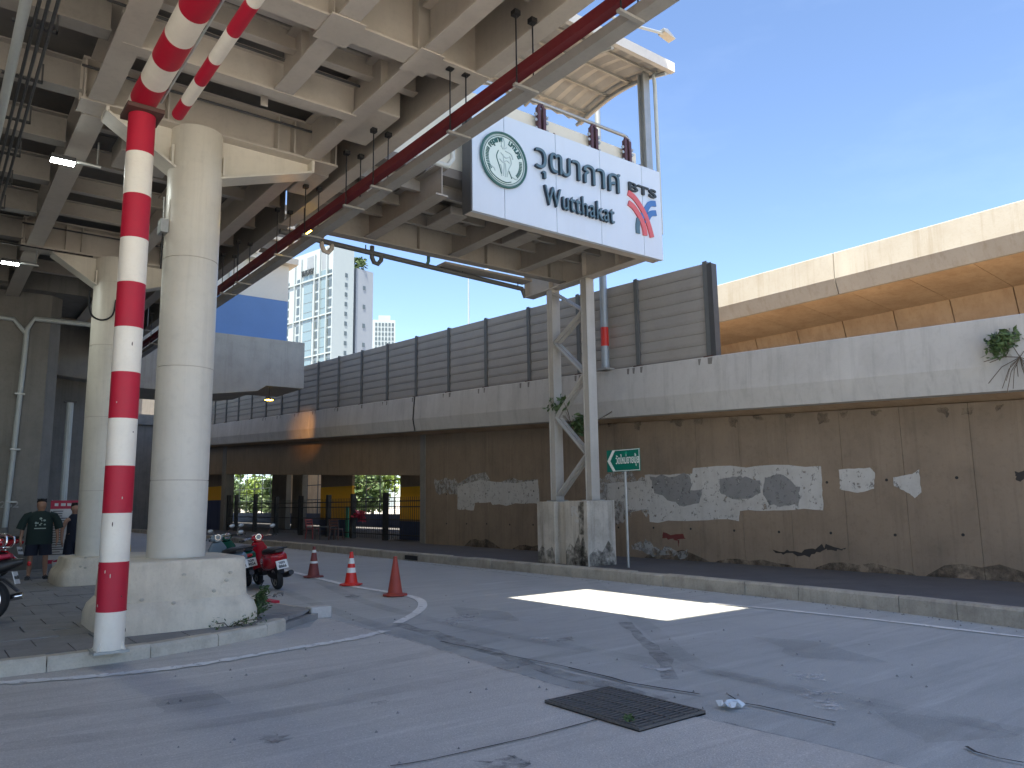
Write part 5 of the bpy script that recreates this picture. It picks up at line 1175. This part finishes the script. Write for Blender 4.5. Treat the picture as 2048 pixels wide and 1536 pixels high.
    B(loft(MB(), [((-.22, .28), .05, .09, 0), ((.05, .27), .06, .1, 0), ((.38, .30), .05, .08, 0)]), 'engine', PLASTIC)
    e = MB(); e.tube([(.2, -.13, .22), (-.1, -.16, .26), (-.3, -.165, .30), (-.42, -.165, .33)], [.03, .055, .06, .05], 12); B(e, 'exhaust', PLASTIC)
    pr_ = MB().box(-.005, .005, -.11, .11, -.085, .085).build('number_plate', PLATE, t, local=True); pr_.location = (-.43, 0, .52); pr_.rotation_euler = (0, .35, 0)
    for z_, s in ((.04, plate[:3]), (-.035, plate[3:])):
        me = text_mesh('plate_lettering', s, .075, .002, .003); me.materials.append(LBLACK); me.transform(plane_mtx((-.007, 0, z_-.025), (0, -1, 0), (0, 0, 1)))
        o = bpy.data.objects.new('plate_lettering', me); C.objects.link(o); o.parent = pr_
    B(MB().tube([(.3, .16, .2), (.36, .26, .03), (.4, .27, .005)], .012, 6), 'side_stand', PLASTIC)
    return t
hd = math.atan2(1.0, .03)
sr = scooter(5.86, 15.3, hd, SCRED, 'red scooter parked behind the collar beside the road', .17, 'วขท8866')
MB().prism([(-.08, 0), (.08, 0), (.04, .15), (-.04, .15)], lambda u, v, q_: (.3+q_, -.235, .45+v) if False else (.42+u, q_, .40+v), -.27, -.24).build('hanging_bag', PLATEY, sr, local=True)
MB().tube([(.40, -.25, .55), (.42, -.2, .74), (.45, -.25, .55)], .008, 6).build('bag_strap', PLATEY, sr, local=True)
scooter(5.58, 16.3, hd+.05, SCGREEN, 'dark green scooter between the red and the grey scooter', .17, 'วฉก9024')
scooter(5.25, 15.85, hd+.06, SCGREY, 'blue grey scooter with round mirrors behind the collar', .17, 'กขว3171')
def motorcycle(x, y, z, rz, mat, label, hoop=False, platey=False, plate='กทม88'):
    t = thing('motorcycle', (x, y, z), label, 'motorcycle', 'motorcycles parked under the concourse', rz); t.rotation_euler = (.06, 0, rz)
    B = lambda mb, nm, mt, **k: mb.build(nm, mt, t, local=True, smooth=True, **k)
    wheel(t, 0, .29, .09, CHROME); wheel(t, 1.24, .29, .08, CHROME)
    B(loft(MB(), [((-.42, .80), .07, .04, 0), ((-.2, .74), .11, .09, 0), ((.15, .66), .12, .12, 0), ((.5, .58), .10, .12, 0), ((.8, .62), .09, .12, 0), ((1.0, .78), .08, .12, 0)]), 'body', mat)
    B(loft(MB(), [((-.26 if hoop else -.46, .87), .08, .03, 0), ((-.1, .85), .13, .045, 0), ((.3, .80), .13, .05, 0), ((.52, .78), .07, .04, 0)]), 'seat', BANNERR if hoop else PLASTIC)
    B(loft(MB(), [((.1, .36), .1, .13, 0), ((.4, .36), .13, .16, 0), ((.65, .4), .09, .12, 0)]), 'engine', PLASTIC)
    for s_ in (-1, 1):
        B(MB().tube([(1.24, s_*.08, .29), (1.1, s_*.08, .66), (1.0, s_*.06, .95)], .022, 8), 'fork', CHROME)
        B(MB().tube([(0, s_*.1, .29), (-.12, s_*.12, .72)], .028, 8), 'shock_absorber', CHROME)
        B(MB().tube([(0, s_*.09, .29), (.4, s_*.09, .33)], .02, 6), 'swing_arm', PLASTIC)
        B(MB().tube([(1.0, s_*.05, .97), (.95, s_*.2, 1.03), (.84, s_*.36, 1.02)], .014, 8), 'handlebar', CHROME)
        B(MB().tube([(.9, s_*.26, 1.03), (.84, s_*.37, 1.02)], .019, 8), 'grip', RUBBER)
        B(MB().tube([(.93, s_*.2, 1.03), (.92, s_*.28, 1.2)], .007, 6), 'mirror_stem', CHROME); B(MB().ball((.92, s_*.31, 1.22), .055, 8, (.35, 1.1, .75)), 'mirror', GALV)
    B(loft(MB(), [((1.02, .92), .07, .06, 0), ((1.1, .93), .10, .09, 0), ((1.17, .92), .07, .07, 0)]), 'headlight', PLATE)
    B(loft(MB(), [((.98, .6), .05, .02, .3), ((1.24, .62), .06, .02, 0), ((1.5, .5), .05, .02, .7)]), 'front_mudguard', mat)
    B(loft(MB(), [((.1, .58), .05, .02, -.1), ((-.2, .56), .07, .02, -.4), ((-.38, .40), .06, .02, -1)]), 'rear_mudguard', mat)
    B(MB().tube([(.5, -.12, .25), (.1, -.15, .26), (-.4, -.16, .34)], [.025, .045, .05], 10), 'exhaust', CHROME)
    B(MB().ball((-.48, 0, .76), .045, 8, (.5, 1.3, .8)), 'tail_light', M('tail_red', (.5, .02, .02), .25))
    pr_ = MB().box(-.005, .005, -.11, .11, -.085, .085).build('number_plate', PLATEY if platey else PLATE, t, local=True); pr_.location = (-.45, 0, .58); pr_.rotation_euler = (0, .3, 0)
    me = text_mesh('plate_lettering', plate, .07, .002, .002); me.materials.append(LBLACK); me.transform(plane_mtx((-.007, 0, -.02), (0, -1, 0), (0, 0, 1))); o = bpy.data.objects.new('plate_lettering', me); C.objects.link(o); o.parent = pr_
    if hoop:
        pr_.location.x = -.34
        for s_ in (-1, 1): B(MB().tube(curve3([(.2, s_*.16, .8), (.15, s_*.17, 1.13), (.10, s_*.17, 1.16), (-.12, s_*.17, 1.16), (-.22, s_*.17, 1.12), (-.22, s_*.17, 1.02), (-.12, s_*.17, .98), (.1, s_*.17, .97)]), .016, 8), 'luggage_rail', CHROME)
        for x_ in (.08, -.06, -.20): B(MB().tube([(x_, -.17, .985), (x_, .17, .985)], .01, 6), 'rail_cross', CHROME)
        B(loft(MB(), [((-.16, 1.05), .10, .05, 0), ((-.05, 1.06), .13, .07, 0), ((.1, 1.05), .10, .05, 0)]), 'top_case', SCRED)
    B(MB().tube([(.35, .1, .3), (.3, .25, .03), (.3, .27, .0)], .014, 6), 'side_stand', PLASTIC)
    return t
def curve3(pts, n=5):
    P = [pts[0]]+list(pts)+[pts[-1]]; out = []
    for i in range(1, len(P)-2):
        p0, p1, p2, p3 = [Vector(q) for q in P[i-1:i+3]]
        for k in range(n):
            t = k/n; out.append(0.5*((2*p1)+(-p0+p2)*t+(2*p0-5*p1+4*p2-p3)*t*t+(-p0+3*p1-3*p2+p3)*t**3))
    return out+[Vector(pts[-1])]
motorcycle(.84, 12.65, .15, math.pi-.35, PLASTIC, 'motorcycle with red seat and chrome luggage rail beside the striped post', hoop=True)
motorcycle(4.05, 21.3, .09, 1.75, PLASTIC, 'dark motorcycle with yellow plate between the two pale columns', platey=True)
motorcycle(3.4, 22.4, .09, 1.5, PLASTIC, 'dark motorcycle behind the second collar')
motorcycle(1.55, 20.8, .15, 2.6, SCRED, 'red and black motorcycle behind the man in the green shirt')

# ================================================================== PEOPLE
def skin_body(name, mat, parent, verts, edges, radii, root, sub=2):
    me = bpy.data.meshes.new(name); me.from_pydata(verts, edges, []); me.materials.append(mat)
    o = bpy.data.objects.new(name, me); C.objects.link(o); o.parent = parent
    sk = o.modifiers.new('skin', 'SKIN'); sk.use_smooth_shade = True
    if not me.skin_vertices: 
        bm = bmesh.new(); bm.from_mesh(me); bm.verts.layers.skin.verify(); bm.to_mesh(me); bm.free()
    for i, r in enumerate(radii):
        sv = me.skin_vertices[0].data[i]; sv.radius = r if isinstance(r, tuple) else (r, r); sv.use_root = (i == root)
    ss = o.modifiers.new('sub', 'SUBSURF'); ss.levels = ss.render_levels = sub
    return o
def person(x, y, z, rz, label, H, shirt, sleeves, skinm, printed=False, arm_raise=False, wide=1.0):
    t = thing('person', (x, y, z), label, 'person', None, rz); k = H/1.7; W_ = wide
    # facing -y in local space, x to its left
    V = [(0, 0, .95), (0, .0, 1.12), (0, 0, 1.31), (0, 0, 1.46), (0, -.01, 1.555), (0, -.012, 1.635), (0, -.005, 1.68)]
    E = [(0, 1), (1, 2), (2, 3), (3, 4), (4, 5), (5, 6)]; R_ = [(.15*W_, .11), (.145*W_, .105), (.12*W_, .09), .055, (.105, .122), (.108, .125), (.07, .08)]
    def chain(start, pts, rs):
        p = start
        for q, r in zip(pts, rs): V.append(q); R_.append(r); E.append((p, len(V)-1)); p = len(V)-1
        return p
    for s in (-1, 1):
        chain(0, [(s*.10*W_, 0, .86), (s*.115*W_, -.01, .50), (s*.12*W_, .02, .28), (s*.125*W_, .01, .09), (s*.135*W_, -.05, .04), (s*.145*W_, -.15, .03)], [.085*W_, .058, .054, .037, .036, .026])
        if arm_raise and s == 1:
            el = chain(2, [(s*.17*W_, 0, 1.335), (s*.27, -.03, 1.12), (s*.10, -.20, 1.22), (s*.03, -.22, 1.30)], [.055, .045, .032, .026])
            hb = V[el]; hx = [(-.03, -.02, .05), (-.01, -.02, .06), (.015, -.015, .055), (.03, -.01, .04), (.03, .02, -.01)]
        else:
            el = chain(2, [(s*.18*W_, 0, 1.325), (s*.265*W_, .01, 1.10), (s*.285*W_, -.05, .86), (s*.28*W_, -.07, .78)], [.055, .044, .031, .027])
            hb = V[el]; hx = [(-s*.005, -.035, -.08), (-s*.006, -.012, -.095), (-s*.006, .012, -.09), (-s*.005, .032, -.07), (-s*.02, -.045, -.03)]
        for j, f in enumerate(hx):
            mid = tuple(hb[i]+f[i]*.55 for i in range(3)); tip_ = tuple(hb[i]+f[i]+(0 if i else -s*.012) for i in range(3))
            chain(el, [mid, tip_], [.010, .008])
    V = [(a*k, b*k, c*k) for a, b, c in V]; R_ = [tuple(q*k for q in r) if isinstance(r, tuple) else r*k for r in R_]
    skin_body('body', skinm, t, V, E, R_, 0)
    B = lambda mb, nm, mt, **kw: mb.build(nm, mt, t, local=True, smooth=True, **kw)
    def tubey(secs, n=24):   # horizontal rings: (cx, cy, z, rx, ry)
        vs = []; 
        for cx, cy, zz, rx, ry in secs:
            for i in range(n): a = 2*math.pi*i/n; vs.append(((cx+rx*math.cos(a))*k, (cy+ry*math.sin(a))*k, zz*k))
        return vs, [(i*n+j, i*n+(j+1) % n, (i+1)*n+(j+1) % n, (i+1)*n+j) for i in range(len(secs)-1) for j in range(n)]
    m1 = MB()
    if sleeves:
        m1.add(*tubey([(0, 0, .74, .215*W_, .155), (0, 0, .80, .21*W_, .155), (0, 0, .95, .205*W_, .15), (0, 0, 1.12, .20*W_, .148), (0, 0, 1.28, .205*W_, .138), (0, .005, 1.37, .19*W_, .12), (0, .005, 1.43, .145*W_, .10), (0, .005, 1.465, .082, .078)]))
        for s in (-1, 1): m1.tube([Vector((s*.13*W_, 0, 1.38))*k, Vector((s*.21*W_, 0, 1.345))*k, Vector((s*.265*W_, 0, 1.22))*k, Vector((s*.305*W_, -.005, 1.07))*k], [.08*k, .085*k, .085*k, .085*k], 16, cap=False)
    else:
        m1.add(*tubey([(0, 0, .78, .175*W_, .13), (0, 0, .95, .17*W_, .128), (0, 0, 1.15, .168*W_, .125), (0, 0, 1.28, .165*W_, .115), (0, .005, 1.36, .158*W_, .11), (0, .005, 1.42, .12*W_, .095), (0, .005, 1.46, .08, .078)]))
    B(m1, 'tshirt' if sleeves else 'vest', shirt)
    m2 = MB(); m2.add(*tubey([(0, 0, .98, .175*W_, .135), (0, 0, .86, .185*W_, .14), (0, 0, .78, .19*W_, .135)]))
    for s in (-1, 1): m2.add(*tubey([(s*.085*W_, 0, .86, .105*W_, .13), (s*.10*W_, 0, .70, .105*W_, .12), (s*.115*W_, 0, .50, .105*W_, .11)]))
    B(m2, 'shorts', NAVY)
    for s in (-1, 1):
        B(MB().tube([Vector((s*.125*W_, .06, .02))*k, Vector((s*.13*W_, -.02, .018))*k, Vector((s*.145*W_, -.2, .016))*k], [.042*k, .045*k, .048*k], 10), 'sandal', PLASTIC)
        B(MB().tube([Vector((s*.135*W_-.05, -.08, .03))*k, Vector((s*.14*W_, -.09, .075))*k, Vector((s*.14*W_+.05, -.08, .03))*k], .014*k, 6), 'sandal_strap', PLASTIC)
        B(MB().ball((s*.031*k, -.092*k, 1.60*k), .011*k, 6), 'eye', PLASTIC)
        B(MB().box((s*.031-.017)*k, (s*.031+.017)*k, -.100*k, -.088*k, 1.620*k, 1.627*k), 'eyebrow', HAIR)
        B(MB().ball((s*.083*k, .0, 1.585*k), .026*k, 6, (.4, .8, 1.2)), 'ear', skinm)
    B(MB().ball((0, -.105*k, 1.573*k), .019*k, 6, (.8, 1.0, 1.3)), 'nose', skinm)
    B(MB().ball((0, -.094*k, 1.532*k), .024*k, 6, (1.1, .4, .28)), 'mouth', M('lips', (.30, .12, .10), .5))
    h = MB(); rn = random.Random(2)
    h.ball((0, .018*k, 1.665*k), .102*k, 10, (.98, 1.08, .72)); h.ball((0, .045*k, 1.60*k), .092*k, 10, (1.02, .85, .95))
    for i in range(60): a = rn.uniform(0, 6.28); q = Vector((math.cos(a)*.07*k, math.sin(a)*.075*k+.01, 1.69*k+rn.uniform(-.03, .025))); h.tube([q, q+Vector((math.cos(a)*.02, math.sin(a)*.02-.01, .02))], [.012, .003], 4)
    B(h, 'hair', HAIR)
    if printed:
        for i in range(11):
            px_, pz_ = rn.uniform(-.09, .09), rn.uniform(1.12, 1.30); 
            B(MB().ball((px_*k, -.149*k, pz_*k), .018*k, 5, (rn.uniform(.6, 1.6), .35, rn.uniform(.5, 1.4))), 'shirt_print', PRINT)
        B(MB().box(-.11*k, .11*k, -.156*k, -.146*k, 1.075*k, 1.095*k), 'shirt_print', PRINT)
    return t
person(2.22, 19.85, .15, math.radians(-6), 'stocky person in dark green printed T-shirt, black shorts and sandals, standing', 1.68, TSHIRT, True, SKIN, True, wide=1.22)
person(2.99, 20.6, .12, math.radians(12), 'person in navy sleeveless vest with hand raised to the chin, half behind a column', 1.62, NAVY, False, SKIN2, arm_raise=True)

# ================================================================== STALL BANNER AND BITS
bn = thing('menu_banner', (3.0, 21.2, .1), 'white menu banner with red heading beside the second column', 'banner')
MB().box(2.57, 3.45, 21.35, 21.37, .45, 1.63).build('sheet', BANNERW, bn); MB().box(2.57, 3.45, 21.345, 21.37, 1.634, 1.83).build('heading', BANNERR, bn); MB().box(2.57, 3.45, 21.345, 21.37, .36, .446).build('footer', BANNERR, bn)
rn = random.Random(8)
for i in range(19):
    z = 1.57-i*.056; o = MB().box(2.63, 2.63+rn.uniform(.18, .3), 21.343, 21.348, z, z+.018).build('print_line', DKGREY, bn); MB().box(3.02, 3.02+rn.uniform(.08, .3), 21.343, 21.348, z, z+.018).build('print_line', DKGREY, bn)
for i in range(6): MB().box(2.65+i*.13, 2.72+i*.13+rn.uniform(0, .03), 21.338, 21.343, 1.70, 1.765).build('heading_print', BANNERW, bn)
for x in (2.6, 3.42): MB().tube([(x, 21.4, .08), (x, 21.4, 1.85)], .015, 6).build('pole', GALV, bn); MB().box(x-.05, x+.05, 21.2, 21.6, .06, .1).build('foot', GALV, bn)
def bucket(x, y, z, r, h, mat, label):
    t = thing('bucket', (x, y, z), label, 'bucket'); MB().lathe([(r*.8, 0), (r, h), (r*.94, h), (r*.76, .02)], (x, y, z), 18, cap=False).build('pail', mat, t, smooth=True)
    MB().lathe([(r*.8, 0), (r*.8, .012)], (x, y, z), 18).build('bottom', mat, t); MB().tube([(x+r*math.cos(a), y, z+h+r*.5*math.sin(a)) for a in [i*math.pi/8 for i in range(9)]], .006, 5).build('handle', GALV, t)
bucket(2.75, 20.7, .14, .15, .28, PLATE, 'white plastic bucket beside the standing person')
bucket(1.7, 22.3, .14, .16, .2, PLATE, 'low white tub at the foot of the big pier')
def chair(x, y, rz, mat, label):
    t = thing('plastic_chair', (x, y, .205), label, 'chair', 'chairs by the picket fence', rz)
    B = lambda mb, nm: mb.build(nm, mat, t, local=True)
    B(MB().box(-.21, .21, -.2, .2, .42, .45), 'seat')
    for a in (-1, 1):
        for b in (-1, 1): B(MB().bar((a*.18, b*.17, .43), (a*.22, b*.21, 0), .035, .035), 'leg')
        B(MB().bar((a*.19, .19, .44), (a*.19, .26, .84), .04, .03), 'back_post')
    for z in (.55, .66, .77): B(MB().box(-.19, .19, .2+(z-.44)*.17, .23+(z-.44)*.17, z, z+.07), 'back_slat')
p = az(625, 1078, .2); chair(p.x, p.y, .4, M('chair_red', (.28, .05, .05), .5), 'dull red plastic chair in front of the picket fence')
p = az(672, 1080, .2); chair(p.x, p.y, 2.2, M('chair_brown', (.12, .06, .05), .5), 'brown plastic chair in front of the picket fence')
tb = thing('low_table', (13.2, 28, .2), 'low dark table between the plastic chairs', 'table'); p = az(650, 1079, .2); tb.location = (p.x, p.y, .205)
MB().box(-.4, .4, -.3, .3, .5, .54).build('table_top', DKGREY, tb, local=True)
for a in (-1, 1):
    for b in (-1, 1): MB().box(a*.35-.02, a*.35+.02, b*.25-.02, b*.25+.02, 0, .5).build('leg', DKGREY, tb, local=True)
